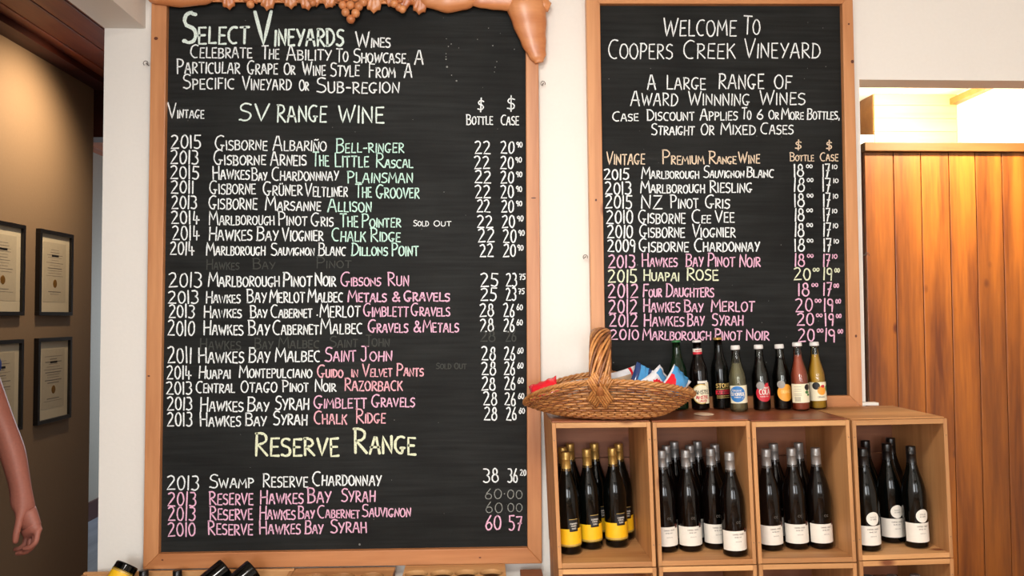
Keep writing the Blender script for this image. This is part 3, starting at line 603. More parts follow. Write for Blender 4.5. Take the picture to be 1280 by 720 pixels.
row(B, '2012', 761, 797, 391.5, 17, [('HAWKES', 804.3, 850.8, 390, 15.5, K, 2.1, .78), ('BAY', 855.3, 880, 390, 15, K, 2.1, .75), ('MERLOT', 889, 944, 389, 15, K, 2.1, .85)], pr2('20', 994.5, 1016.5, '00', '19', 1029.5, 1042.5, '00', 373.5, 389.5, K), K)
row(B, '2012', 761.5, 798, 408.3, 16, [('HAWKES', 805, 856, 407.5, 15, K, 2.1, .78), ('BAY', 859, 881.3, 407, 15, K, 2.1, .78), ('SYRAH', 890.5, 930, 406.7, 14.5, K, 2.1, .85)], pr2('20', 996, 1018, '00', '19', 1031, 1043, '00', 392, 407, K), K)
row(B, '2010', 762.7, 799.5, 424.4, 12.5, [('MARLBOROUGH', 803.4, 889.6, 424.7, 13.5, K, 2.1, .8), ('PINOT', 893, 928, 425, 14, K, 2.1, .8), ('NOIR', 932.7, 962.3, 425, 14, K, 2.1, .82)], pr2('20', 997.5, 1019, '00', '19', 1031, 1045, '00', 411, 427, K), K)
specks(rb, [(rng.uniform(760, 1050), rng.uniform(12, 485), rng.uniform(.25, .6)) for _ in range(50)])

def knot(parent, x, y, rx, ry):
    m = MB(); V = [P(x+rx*math.cos(a*math.pi/9), y+ry*math.sin(a*math.pi/9), YF-.0004) for a in range(18)]
    m.add(V, [tuple(range(18))]); m.build('knot', M['knot'], parent)
for a in [(195, 48, 2.6, 2.0), (667, 247.5, 3.2, .8), (186, 470, 1.6, 1.0), (203, 700, 1.4, .9), (600, 697, 1.6, .8)]: knot(lb, *a)
for a in [(1065.5, 77, 2.0, 2.2), (1061, 30, 1.2, 1.2), (745, 250, 1.2, 1.6), (1070, 420, 1.4, 1.8)]: knot(rb, *a)
# ------------------------------------------------------------ carved grapevine top of the left blackboard
YV = YF-.004
cr_ = MB()
cr_.box(P(187, 0, YV).x, P(672, 0, YV).x, YV-.004, YF-.0005, P(400, 4, YV).z, P(400, -34, YV).z)
rail = cr_.build('carved_rail', M['carved'], lb)
def vine(name, pts, flat=.55, parent=rail):
    """pts: (px, py, radius px); a rounded carved limb standing proud of the frame"""
    fine = []
    for (a, b) in zip(pts[:-1], pts[1:]):
        for k in range(6):
            t = k/6; t2 = t*t*(3-2*t); fine.append((a[0]+(b[0]-a[0])*t, a[1]+(b[1]-a[1])*t, a[2]+(b[2]-a[2])*t2))
    fine.append(pts[-1])
    V = []; n = 14; s = (D+YV)/F
    tot = len(fine)
    for i, (x, y, r) in enumerate(fine):
        a = fine[max(0, i-1)]; b = fine[min(tot-1, i+1)]
        tx, ty = b[0]-a[0], b[1]-a[1]; l = math.hypot(tx, ty); nx, ny = -ty/l, tx/l
        for j in range(n):
            an = 2*math.pi*j/n; c = math.cos(an)*r
            p = P(x+nx*c, y+ny*c, YV)
            V.append((p.x, YV-.004-math.sin(an)*r*s*flat, p.z))
    Fs = [(i*n+j, i*n+(j+1) % n, (i+1)*n+(j+1) % n, (i+1)*n+j) for i in range(tot-1) for j in range(n)]
    Fs += [tuple(range(n)), tuple((tot-1)*n+j for j in range(n))]
    return mesh(name, V, Fs, M['carved'], parent, True)
vine('branch', [(184, -14, 9), (196, -8, 14), (225, -7, 17), (255, -8, 15), (275, -14, 8)])
vine('branch', [(524, -14, 9), (538, -4, 15), (560, -2, 19), (580, -4, 17), (600, -10, 11)])
vine('branch', [(586, 2, 6), (600, -1, 12), (620, -2, 15), (640, -2, 17), (655, -10, 12)])
vine('branch', [(640, -24, 10), (652, -12, 22), (658, 6, 25.5), (662, 28, 21.5), (667, 52, 16), (672, 70, 11), (674, 79, 5.5)], .5)
vine('branch', [(668, 0, 8), (680, 7, 9), (687, 10, 6)], .8)
def leaf(x, y, r, rot):
    V = []; Fs = []; n = 80; rings = 6; s = (D+YV)/F
    c = P(x, y, YV); V.append((c.x, YV-.020, c.z))
    for i in range(1, rings+1):
        q = i/rings
        for j in range(n):
            a = 2*math.pi*j/n
            lob = .60+.34*abs(math.cos(2.5*a))**1.3+.10*(1-abs(math.sin(10*a)))
            rr = r*q*(lob if q > .5 else (lob*(q/.5)+.8*(1-q/.5)))
            vein = abs(math.cos(2.5*a))
            h = .011*(1-q**2.6)+.005+.0055*(.5-vein)*math.sin(q*math.pi)+.0015*math.sin(25*a)*q
            p = P(x+rr*math.cos(a+rot), y+rr*math.sin(a+rot), YV)
            V.append((p.x, YV-h, p.z))
    for j in range(n): Fs.append((0, 1+j, 1+(j+1) % n))
    for i in range(rings-1):
        for j in range(n): Fs.append((1+i*n+j, 1+(i+1)*n+j, 1+(i+1)*n+(j+1) % n, 1+i*n+(j+1) % n))
    b = 1+(rings-1)*n; e = len(V)
    for j in range(n): V.append((V[b+j][0], YF+.001, V[b+j][2]))
    for j in range(n): Fs.append((b+j, e+j, e+(j+1) % n, b+(j+1) % n))
    return mesh('leaf', V, Fs, M['carved'], rail, True)
for x, y, r, rt in [(284, -14, 23, .2), (310, -18, 22, 1.1), (338, -15, 25, .5), (362, -16, 24, 1.5), (380, -14, 24, .1), (402, -16, 25, .9), (418, -15, 24, 2.0),
                    (468, -14, 27, .35), (484, -16, 24, 1.2), (512, -14, 26, .8), (527, -10, 25, 1.7)]:
    leaf(x, y+1, r*1.06, rt)
def grape(x, y, r, up=.012):
    m = MB(); c = P(x, y, YV-up); m.ball((c.x, YV-up, c.z), r*(D+YV)/F)
    return m.build('grape', M['carved'], rail, True)
for x, y, r in [(438.5, 24, 5.6), (432, 15.5, 5.4), (444.5, 16.5, 5.6), (428.5, 6.5, 5.4), (438, 6.5, 5.6), (448.5, 8, 5.6), (454.5, 3, 5), (433, -3, 5.6), (444, -3, 5.6), (423, -2, 5), (454, -6, 5.4),
                (493, 4.5, 5.4), (499, 9.5, 5), (503, 11.5, 5), (500, 0, 4.4), (313, 5.5, 5), (308, -1, 4.4), (391, 3.5, 4.6), (388, -2, 5)]:
    grape(x, y, r)

# ------------------------------------------------------------ little wall hooks
def hook(x, y, label):
    p = P(x, y, 0); root = empty('wall_hook', (p.x, 0, p.z)); tag(root, label, 'hook', None)
    m = MB(); m.tube([(0, 0, 0), (0, -.018, 0), (.002, -.024, .002)], .0016, 6); m.build('screw', M['steel'], root, True)
    m = MB(); m.tube([(.008*math.cos(a/8*2*math.pi-.6), -.026, .008*math.sin(a/8*2*math.pi-.6)) for a in range(7)], .0013, 6); m.build('hook_ring', M['steel'], root, True)
hook(186, 82, 'small wire hook screwed into the wall at the upper left edge of the carved blackboard')
hook(678, 107, 'small wire hook in the wall just below the hanging carved branch')
hook(730.5, 322, 'small wire hook in the wall at the left edge of the welcome blackboard')
hook(1079.5, 319, 'small wire hook in the wall at the right edge of the welcome blackboard')

# ------------------------------------------------------------ crates
YC, YB = -.36, -.040
TW, TV = .0135, .0155
crate_faces = {}
def crate(c4, label, grp, lid, key):
    f = [P(a, b, YC) for a, b in c4]      # TL TR BR BL
    crate_faces[key] = f
    base = (f[2]+f[3])/2
    root = empty('wine_crate', (base.x, YC, base.z)); tag(root, label, 'crate', grp)
    W_ = (f[1]-f[0]).length; H_ = (f[3]-f[0]).length
    def pt(u, v, y):
        p = f[0]*(1-u)*(1-v)+f[1]*u*(1-v)+f[2]*u*v+f[3]*(1-u)*v
        return (p.x-base.x, y-YC, p.z-base.z)
    def blk(name, u0, u1, v0, v1, y0, y1, mat):
        v = [pt(u0, v1, y0), pt(u1, v1, y0), pt(u1, v0, y0), pt(u0, v0, y0), pt(u0, v1, y1), pt(u1, v1, y1), pt(u1, v0, y1), pt(u0, v0, y1)]
        return mesh(name, v, BOXF, mat, root, bevel=.0012)
    a = TW/W_; b = TV/H_; e = .0018/W_
    blk('side_panel', e, a, 0, 1, YC, YB, M['crateZ']); blk('side_panel', 1-a, 1-e, 0, 1, YC, YB, M['crateZ'])
    blk('top_panel', a, 1-a, .001, b, YC, YB, M['crateX']); blk('bottom_panel', a, 1-a, 1-b, .999, YC, YB, M['crateX'])
    vs = [b, b+(1-2*b)*.36, b+(1-2*b)*.70, 1-b]
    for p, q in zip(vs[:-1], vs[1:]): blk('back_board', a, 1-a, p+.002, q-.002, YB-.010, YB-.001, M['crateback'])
    if lid:
        dz = -.0035/H_
        blk('lid_board', .01, .99, dz, -.0005, YC+.012, YC+.155, lid); blk('lid_board', .01, .99, dz*.9, -.0005, YC+.158, YB, lid)
    for (u, v) in ((.5*a, .12), (.5*a, .85), (1-.5*a, .12), (1-.5*a, .85)):
        q = pt(u, v, YC)
        m = MB(); m.ball((q[0], q[1], q[2]), .0016, nu=6, nv=4); m.build('nail', M['steel'], root)
    return root
top = [((689, 529), (814, 527.6), (821, 708.5), (697, 711)), ((815, 528.3), (938, 526.2), (946.5, 705.3), (822.5, 708)),
       ((939, 527.7), (1062.5, 525.2), (1071.5, 702.6), (947.5, 705)), ((1064.5, 525.6), (1184.4, 523), (1192.5, 697), (1073, 701))]
names = ['leftmost', 'second from left', 'third from left', 'rightmost']
what = ['holding yellow-labelled gold-capped bottles', 'holding nine silver-capped bottles', 'holding five silver-capped bottles', 'holding black-capped bottles with round white seals']
for i, c in enumerate(top):
    crate(c, 'open pine crate, %s of the top row, %s' % (names[i], what[i]), 'pine crates of the top row', M['cratetop'] if i < 3 else M['crateX'], 't%d' % i)
hgt = .40*F/(D+YC)
mid = []
for i, c in enumerate(top):
    (x2, y2), (x3, y3) = c[2], c[3]
    m = [(x3+.6, y3+.9), (x2+.3, y2+1.2), (x2+6, y2+hgt), (x3+6, y3+hgt)]
    mid.append(m)
    crate(m, 'lower pine crate, only its top edge showing, under the %s top crate' % names[i], 'pine crates of the middle row', None, 'm%d' % i)
for i, m in enumerate(mid):
    (x2, y2), (x3, y3) = m[2], m[3]
    zb = 394+EYE*F/(D+YC)
    zb = 360+(zb-360)
    # bottom corners sit on the floor
    a3, a2 = P(x3, y3, YC), P(x2, y2, YC)
    f4 = [(x3+.4, y3+1), (x2+.4, y2+1)]
    hh = []
    for (x, y, p) in ((x2+6, y2, a2), (x3+6, y3, a3)):
        # find pixel row where the plane meets the floor
        lo, hi = y, y+400
        for _ in range(40):
            md = (lo+hi)/2
            if P(x, md, YC).z > .001: lo = md
            else: hi = md
        hh.append((x, lo))
    crate([f4[0], f4[1], hh[0], hh[1]], 'bottom pine crate standing on the floor in the %s column' % names[i], 'pine crates of the bottom row', None, 'b%d' % i)

# ------------------------------------------------------------ bottles
def cyl_fn(r, a0=0, dr=.0005):
    return lambda x, y: ((r+dr)*math.sin(x/r+a0), -(r+dr)*math.cos(x/r+a0), -y)
def patch(name, r, z0, z1, a0, a1, mat, parent, dr=.0004, n=14):
    V = []; Fs = []
    for i in range(n+1):
        a = math.radians(a0+(a1-a0)*i/n)
        for z in (z0, z1): V.append(((r+dr)*math.sin(a), -(r+dr)*math.cos(a), z))
    for i in range(n): Fs.append((2*i, 2*i+2, 2*i+3, 2*i+1))
    return mesh(name, V, Fs, mat, parent, True)
def disc(name, r, zc, ac, rad, mat, parent, dr=.0007, n=24, sy=1, cut=None):
    """round sticker wrapped on the cylinder"""
    V = []; Fs = []; ac = math.radians(ac)
    for i in range(4):
        for j in range(n):
            q = rad*(i+.001)/3; t = 2*math.pi*j/n
            s = q*math.cos(t); V.append(((r+dr)*math.sin(s/r+ac), -(r+dr)*math.cos(s/r+ac), zc+q*sy*math.sin(t)))
    for i in range(3):
        for j in range(n): Fs.append((i*n+j, (i+1)*n+j, (i+1)*n+(j+1) % n, i*n+(j+1) % n))
    return mesh(name, V, Fs, mat, parent, True)
def writing(items, r, ac, mat, parent, dr=.0009, name='lettering'):
    """items: (word, x0, x1, z baseline, height, stroke) in metres around the bottle"""
    mb = MB(); fn = cyl_fn(r, math.radians(ac), dr)
    for it in items:
        for pl in strokes(it[0], it[1], it[2], -it[3], it[4], .95, jit=.3): ribbon(mb, pl, it[5], fn, 0)
    return mb.build(name, mat, parent)
WR = .0362
wine_prof = [(.028, .0), (.0345, .0015), (WR, .006), (WR, .158), (.0350, .176), (.0318, .194), (.0268, .212), (.0212, .230), (.0168, .247), (.0146, .262), (.0138, .278), (.0138, .300)]
cap_prof = [(.0162, .2515), (.0152, .258), (.0147, .268), (.0147, .286), (.0152, .2865), (.0152, .2885), (.0147, .289), (.0147, .3065), (.0140, .3095), (.0100, .310)]
def wine(kind):
    root = empty('wine_bottle')
    body = lathe('bottle_body', wine_prof, M['black_glass'] if kind != 'white' else M['black_glass2'], root)
    cm = {'yellow': 'gold', 'white': 'silver', 'disc': 'blackfoil'}[kind]
    lathe('capsule', cap_prof, M[cm], root, 20)
    if kind == 'yellow':
        patch('label', WR, .023, .078, -88, 88, M['labelyellow'], root)
        patch('label_band', WR, .0265, .0305, -88, 88, M['goldink'], root, .0008)
        patch('label_band', WR, .0235, .0255, -88, 88, M['ink'], root, .0008)
        e = patch('emblem', WR, .070, .108, -4, 40, M['ink'], root, .0009, 8)
        patch('emblem_rim', WR, .1065, .108, -4, 40, M['goldink'], root, .0012, 8)
        writing([('COOPERS', -.011, .011, .092, .0042, .0008), ('CREEK', -.008, .008, .085, .0042, .0008), ('2013', -.007, .007, .077, .0042, .0009)], WR, 18, M['labelwhite'], root, .0014)
    else:
        patch('label', WR, .019, .078, -78, 78, M['labelwhite'], root)
        writing([('COOPERS', -.017, .0, .066, .0038, .0007), ('CREEK', .003, .017, .066, .0038, .0007), ('HAWKES', -.012, .0, .058, .0032, .0006), ('BAY', .003, .010, .058, .0032, .0006), ('ESTATE', -.009, .009, .045, .0026, .0005)], WR, 5, M['greyink'], root, .0008)
        if kind == 'disc':
            disc('seal_sticker', WR, .100, 8, .0205, M['labelwhite'], root)
            writing([('GOLD', -.009, .009, .103, .0038, .0007), ('AWARD', -.009, .009, .096, .0036, .0007)], WR, 8, M['greyink'], root, .0011)
        else:
            disc('embossed_crest', WR, .104, 8, .0140, M['black_glass'], root)
            writing([('CC', -.006, .006, .101, .006, .0009)], WR, 8, M['greyink'], root, .0012)
            patch('price_tag', WR, .073, .085, 38, 56, M['darktrim'], root, .0009, 4)
    return root
def copy_tree(o, parent=None):
    c = o.copy(); COL.objects.link(c); c.parent = parent
    for ch in kids.get(o.name, []): copy_tree(ch, c)
    return c
protos = {k: wine(k) for k in ('yellow', 'white', 'disc')}
kids = {}
for o in COL.objects:
    if o.parent: kids.setdefault(o.parent.name, []).append(o)
used_p = set()
def place_bottle(kind, cx, y0, ytop, key, label, group, lean=.045, rz=None):
    """cx: pixel column of the capsule; y0: depth row"""
    f = crate_faces[key]; y0 = min(y0, -.0895)
    q = P(cx, ytop, y0)
    t = (q.x+.014-f[3].x)/(f[2].x-f[3].x)
    tz = f[3].z*(1-t)+f[2].z*t + TV+.0005
    o = protos[kind] if kind not in used_p else copy_tree(protos[kind]); used_p.add(kind)
    bx = q.x+lean*.31
    o.location = (bx, y0, tz+WR*abs(lean)*.9)
    o.rotation_euler = (0, -lean, rz if rz is not None else rng.uniform(-.12, .12))
    o.rotation_mode = 'XYZ'
    tag(o, label, 'bottle', group)
    return o
g = 'gold-capped bottles in the leftmost crate'; t = 'gold-capped yellow-labelled bottle, leftmost crate, '
for cx, Y, yt, lab in [(706.6, -.248, 562, 'front left, nearest the opening'), (733, -.20, 558, 'front row middle'), (765, -.185, 557, 'front row right'),
                       (712, -.085, 554, 'back row left'), (742.4, -.09, 554, 'back row, right of the middle bottle'),
                       (773, -.105, 553, 'back row right, half hidden beside the side panel'), (702.8, -.162, 558.6, 'hidden behind the front left bottle')]:
    place_bottle('yellow', cx, Y, yt, 't0', t+lab, g, rz=rng.uniform(-.1, .1))
g = 'silver-capped bottles in the second crate'; t = 'silver-capped wine bottle, second crate, '
for cx, Y, yt, lab in [(826.4, -.25, 561.7, 'front row at its left side panel'), (832.5, -.165, 556.5, 'middle row left'), (842.5, -.08, 552, 'back row left, highest cap at left'),
                       (856.5, -.25, 560.5, 'front row, second from left'), (861.7, -.165, 556, 'middle row centre'), (871.5, -.08, 552, 'back row centre, highest cap in the middle'),
                       (888, -.23, 560.5, 'front row, third from left'), (893, -.155, 555.6, 'behind the third front bottle'), (911.5, -.31, 564, 'standing apart nearest the front at right')]:
    place_bottle('white', cx, Y, yt, 't1', t+lab, g)
g = 'silver-capped bottles in the third crate'; t = 'silver-capped wine bottle, third crate, '
for cx, Y, yt, lab in [(957, -.26, 562, 'front left'), (966.7, -.16, 553, 'back left'), (989, -.25, 560.5, 'front middle'), (998, -.15, 552.5, 'back row behind the middle one'), (1019, -.25, 560.5, 'front right')]:
    place_bottle('white', cx, Y, yt, 't2', t+lab, g)
g = 'black-capped bottles in the rightmost crate'; t = 'black-capped bottle with white seal, rightmost crate, '
for cx, Y, yt, lab in [(1078, -.30, 558, 'front left'), (1081.5, -.16, 550.4, 'back left, mostly hidden'), (1108, -.225, 552, 'middle of the front'), (1112.6, -.12, 549, 'back row behind the middle one'), (1138, -.285, 556.5, 'front right, standing alone')]:
    place_bottle('disc', cx, Y, yt, 't3', t+lab, g)
g = 'bottles in the middle row crates'
for i, lst in enumerate([[], [(868, 'left'), (898, 'right')], [(985, 'left'), (1018, 'right')], [(1085, 'left'), (1114, 'middle'), (1143.5, 'right')]]):
    for cx, lab in lst:
        place_bottle('white', cx, -.285, 712, 'm%d' % i, 'bottle showing only its cap, %s one of %d, lower crate, %s column' % (lab, len(lst), names[i]), g, lean=.03)

# ------------------------------------------------------------ drinks bottles on top of the crates
def ztop(x, y):
    """height of the crate tops (lids included) at a world x"""
    for k in ('t0', 't1', 't2', 't3'):
        f = crate_faces[k]
        if x <= f[1].x+.002 or k == 't3':
            t = (x-f[0].x)/(f[1].x-f[0].x); return f[0].z*(1-t)+f[1].z*t+.0042
def clear_glass(name, rgb): return glassy(name, srgb(*rgb)[:3]+(1,))
GL = clear_glass('clear_bottle_glass', (232, 238, 232))
def liquid(name, rgb, alpha=.75):
    m, nt, b = newmat(name); b.inputs['Base Color'].default_value = srgb(*rgb); b.inputs['Roughness'].default_value = .25
    b.inputs['Alpha'].default_value = alpha; return m
def drink(x, Y, label, h, prof, capspec, glassmat, liq=None, liqtop=.8, lean=.05):
    q = P(x, 513, Y); root = empty('drink_bottle', (q.x, Y, ztop(q.x, Y)), (0, -lean, 0))
    tag(root, label, 'bottle', 'drinks bottles on top of the crates')
    root.location.z += lean*.028
    lathe('bottle_body', prof, glassmat, root, 28)
    if liq:
        lp = [(max(.001, r-.0022), max(z, .004)) for r, z in prof if z < h*liqtop]
        lathe('liquid', lp, liq, root, 24)
    cr, cz0, cz1, cm = capspec
    lathe('cap', [(cr, cz0), (cr*1.03, cz0+.002), (cr*1.0, cz1-.003), (cr*.9, cz1)], cm, root, 20)
    return root
soda = [(.024, 0), (.0275, .002), (.0285, .007), (.0285, .100), (.0278, .112), (.0250, .126), (.0205, .142), (.0165, .158), (.0140, .176), (.0125, .196), (.0122, .206)]
beer = [(.026, 0), (.0290, .002), (.0298, .007), (.0298, .120), (.0285, .134), (.0240, .150), (.0185, .165), (.0150, .182), (.0134, .205), (.0130, .2235), (.0142, .2235), (.0142, .2265)]
SR, BR = .0285, .0298
drink(850, -.075, 'green glass bottle with a green-rimmed cap behind the basket, leftmost of the eight drinks bottles', .23, beer, (.0150, .2245, .2315, plain('green_crown', (40, 110, 60), .35)), M['green_glass'])
b = drink(876, -.085, 'dark beer bottle with a round cream and gold label and red neck band', .228, beer, (.0150, .2240, .2305, M['whitecap']), M['black_glass2'])
disc('round_label', BR, .053, -3, .0335, M['goldink'], b, .0005, 28); disc('round_label', BR, .053, -3, .0300, M['labelcream'], b, .0008, 28)
patch('label', BR, .088, .096, -25, 45, M['labelwhite'], b); patch('side_label', BR, .020, .090, 22, 60, M['labelcream'], b, .0004)
writing([('AMSTEL', -.023, .027, .053, .0125, .0022)], BR, 0, M['ink'], b, .0012)
writing([('AMSTEL', -.020, .022, .037, .0100, .0024), ('LAGER', -.012, .014, .027, .0065, .0016)], BR, 0, M['red'], b, .0012)
patch('neck_band', .0146, .184, .192, -179, 179, M['red'], b, .0006, 24); patch('neck_band', .0144, .192, .203, -179, 179, M['labelwhite'], b, .0006, 24)
writing([('AMSTEL', -.009, .009, .194, .006, .001)], .0150, 0, M['red'], b, .0010)
b = drink(902.5, -.070, 'tall black beer bottle with gold and red lettering and a gold cap', .23, [(r, z*1.03) for r, z in beer], (.0150, .2310, .2385, M['gold']), M['black_glass'])
writing([('STOKE', -.023, .023, .072, .0130, .0027)], BR, 0, M['goldink'], b)
patch('label_band', BR, .049, .063, -50, 50, M['red'], b); writing([('AMBER', -.020, .020, .0515, .0090, .0018)], BR, 0, M['ink'], b, .0012)
for z0 in (.066, .043, .037): patch('label_line', BR, z0, z0+.0016, -45, 45, M['goldink'], b)
SC = (.0148, .2030, .2170, M['whitecap'])
b = drink(924, -.125, 'clear lemonade bottle with white cap and blue round mark on cream label', .217, soda, SC, GL, liquid('lemonade', (176, 160, 120), .35), .80)
patch('label', SR, .028, .086, -75, 75, M['labelcream'], b)
disc('round_mark', SR, .058, -22, .0265, M['blue'], b)
writing([('ORGANIC', -.015, .013, .067, .0052, .0010), ('LEMONADE', -.024, .022, .053, .0110, .0019), ('SPARKLING', -.012, .010, .046, .0036, .0007)], SR, -20, M['labelwhite'], b, .0012)
b = drink(953, -.100, 'dark cola bottle with white cap and red round label', .217, soda, SC, GL, liquid('cola', (16, 8, 6), 1), .87)
disc('round_label', SR, .057, 4, .0285, M['red'], b); disc('seal', SR, .082, -22, .0130, M['greycap'], b, .0010)
patch('label', SR, .078, .090, 12, 34, M['red'], b)
writing([('COLA', -.0175, .0175, .053, .0165, .0026), ('ORGANIC', -.003, .016, .072, .0050, .0010), ('KARMA', -.015, .012, .044, .0040, .0008)], SR, 4, M['labelwhite'], b, .0012)
b = drink(979, -.090, 'dark bottle with white cap and orange round label beside the cola', .217, soda, SC, GL, liquid('dark_orange_soda', (18, 10, 8), 1), .87)
disc('round_label', SR, .056, 6, .0285, M['orange'], b); disc('seal', SR, .084, -24, .0130, M['greycap'], b, .0010)
writing([('ORANGE', -.016, .018, .055, .0100, .0016)], SR, 6, plain('pale_orange_print', (250, 205, 120), .5), b, .0012)
SC2 = (.0150, .2110, .2240, M['whitecap'])
soda2 = [(r, z*1.035) for r, z in soda]
b = drink(1001.5, -.128, 'pinkish red juice bottle with white cap and cream label showing a green leaf', .224, soda2, SC2, GL, liquid('pink_juice', (200, 92, 66), .8), .90)
patch('label', SR, .026, .088, -82, 82, M['labelcream'], b)
disc('dark_mark', SR, .076, 30, .0105, M['ink'], b); disc('leaf_print', SR, .060, 26, .0075, M['greenp'], b, .0010, 16, .7); disc('leaf_print', SR, .051, 36, .0060, M['greenp'], b, .0010, 16, .6)
for z0 in (.078, .071, .064, .055, .050): patch('text_line', SR, z0, z0+.0010, -60, -12, M['greyink'], b, .0008, 6)
for k in range(7): patch('barcode_bar', SR, .030, .046, -56+k*5.5, -56+k*5.5+2.2, M['greyink'], b, .0008, 2)
b = drink(1023, -.088, 'golden orange juice bottle with a fruit on its cream label, rightmost', .224, soda2, SC2, GL, liquid('golden_juice', (226, 168, 58), .8), .90)
patch('label', SR, .028, .090, -78, 82, M['labelcream'], b)
disc('dark_mark', SR, .078, -28, .0125, M['ink'], b); disc('fruit_print', SR, .062, 8, .0150, M['orange'], b); disc('fruit_print', SR, .076, 16, .0070, M['red'], b, .0010, 16, .7)
disc('leaf_print', SR, .068, 52, .0075, M['greenp'], b, .0010, 16, 1.4)
writing([('ORANGE', -.012, .014, .038, .0050, .0009)], SR, 4, M['greyink'], b, .0010)

# small things on the crate tops
q = P(885, 519, -.27); zt = ztop(q.x, 0)
tag(lathe('coaster', [(.028, 0), (.031, .0008), (.031, .0022), (.029, .003)], plain('cream_card', (214, 186, 156), .7), None, 30, False), 'oval cream card coaster lying on the crate top in front of the beer bottles', 'coaster')
bpy.data.objects['coaster'].location = (q.x, -.225, zt)
q0, q1 = P(1059, 510, -.03), P(1098, 510, -.03)
zt = ztop(P(1080, 510, -.03).x, 0)
tag(box('card_strip', q0.x, q1.x, -.034, -.004, zt, zt+.010, M['wall'], None, .001), 'thin white strip lying at the foot of the wall end, on the rightmost crate', 'strip')

# ------------------------------------------------------------ wicker basket
bc = P(757, 500, -.245)
bk = empty('wicker_basket', (bc.x+.006, -.262, ztop(bc.x, 0)+.003), (0, 0, -.17))
tag(bk, 'boat-shaped woven willow basket with a tall wrapped handle, holding snack packets', 'basket')
A1, B1 = .262, .165; A0, B0 = .150, .085
def rimz(t):
    c = math.cos(t); s_ = abs(math.sin(t))
    end = .028 if c < 0 else .062
    return end+(.112-end)*s_**1.25
def bsurf(t, s_, off=0):
    q_ = s_**.80
    a = A0+(A1-A0)*q_; b_ = B0+(B1-B0)*q_
    z = rimz(t)*s_**1.15
    return Vector(((a+off)*math.cos(t), (b_+off)*math.sin(t), z+.004))
NS = 56
for k in range(NS):                       # upright stakes
    t_ = 2*math.pi*k/NS
    m = MB(); m.tube([bsurf(t_, s_/7) for s_ in range(8)], .0021, 5); m.build('stake', M['wickerd'], bk, True)
NR = 15
for r_ in range(NR):                      # woven rows
    s_ = .03+.93*r_/(NR-1)
    m = MB(); pts = []
    n_ = NS*3
    for i in range(n_):
        t_ = 2*math.pi*i/n_
        off = .0040*math.cos(math.pi*(i/3)+math.pi*r_)
        p = bsurf(t_, min(1, s_+.006*math.sin(t_*3+r_)), off); pts.append(p)
    m.tube(pts, .0033 if r_ % 3 else .0029, 6, closed=True); m.build('weaver', M['wicker'] if r_ % 4 else M['wickerd'], bk, True)
for r_ in range(3):                       # twisted rim
    m = MB(); pts = []
    for i in range(180):
        t_ = 2*math.pi*i/180; an = t_*26+r_*2.1
        p = bsurf(t_, 1, .0045*math.cos(an)); p.z += .005+.0045*math.sin(an); pts.append(p)
    m.tube(pts, .0042, 6, closed=True); m.build('rim_strand', M['wicker'], bk, True)
m = MB()
for r_ in range(12):                      # base
    q_ = (r_+.5)/12
    m.tube([(A0*q_*math.cos(2*math.pi*i/60), B0*q_*math.sin(2*math.pi*i/60), .003+.0012*math.cos(math.pi*(i+r_))) for i in range(60)], .0040, 5, closed=True)
tag(m.build('woven_base', M['wickerd'], bk, True), kind='stuff')
# handle: an arch over the middle, wrapped in slanting canes
HX = -.022
def hpath(u):
    an = math.pi*(1-u)                    # front (-y) -> top -> back (+y)
    y = math.cos(an)*(B1+.004)*(1 if u < .5 else 1)
    z = .075+.185*math.sin(an)**.62
    return Vector((HX, y, z))
def hframe(u):
    a, b_ = hpath(max(.001, u-.01)), hpath(min(.999, u+.01)); t_ = (b_-a).normalized()
    x_ = Vector((1, 0, 0)); n_ = t_.cross(x_).normalized(); return hpath(u), x_, n_
m = MB(); core = []
m.tube([hpath(.001+.998*i/40) for i in range(41)], .012, 8); m.build('handle_core', M['wickerd'], bk, True)
for k in range(13):
    m = MB(); pts = []
    for i in range(90):
        u = .02+.96*i/89; p, x_, n_ = hframe(u); an = 2*math.pi*k/13+u*7.5
        pts.append(p+x_*math.cos(an)*.0285+n_*math.sin(an)*.0135)
    m.tube(pts, .0042, 6); m.build('handle_wrap', M['wicker'] if k % 3 else M['wickerd'], bk, True)
# crossed lashing where the handle meets the rims
for sgn in (-1, 1):
    for d_ in (-1, 1):
        for k in range(6):
            m = MB(); pts = []
            for i in range(14):
                v = i/13; x_ = HX+d_*(-.026+.052*v)
                z_ = .138-.085*v+(k-2.5)*.0048
                s_ = max(.05, min(1.0, (z_-.004)/.112))
                yb = B0+(B1-B0)*s_**.8
                pts.append((x_+(k-2.5)*.0048*d_, sgn*(yb+.010+.004*math.sin(math.pi*v)+(.003 if d_ > 0 else 0)), z_))
            m.tube(pts, .0038, 6); m.build('lashing', M['wicker'], bk, True)
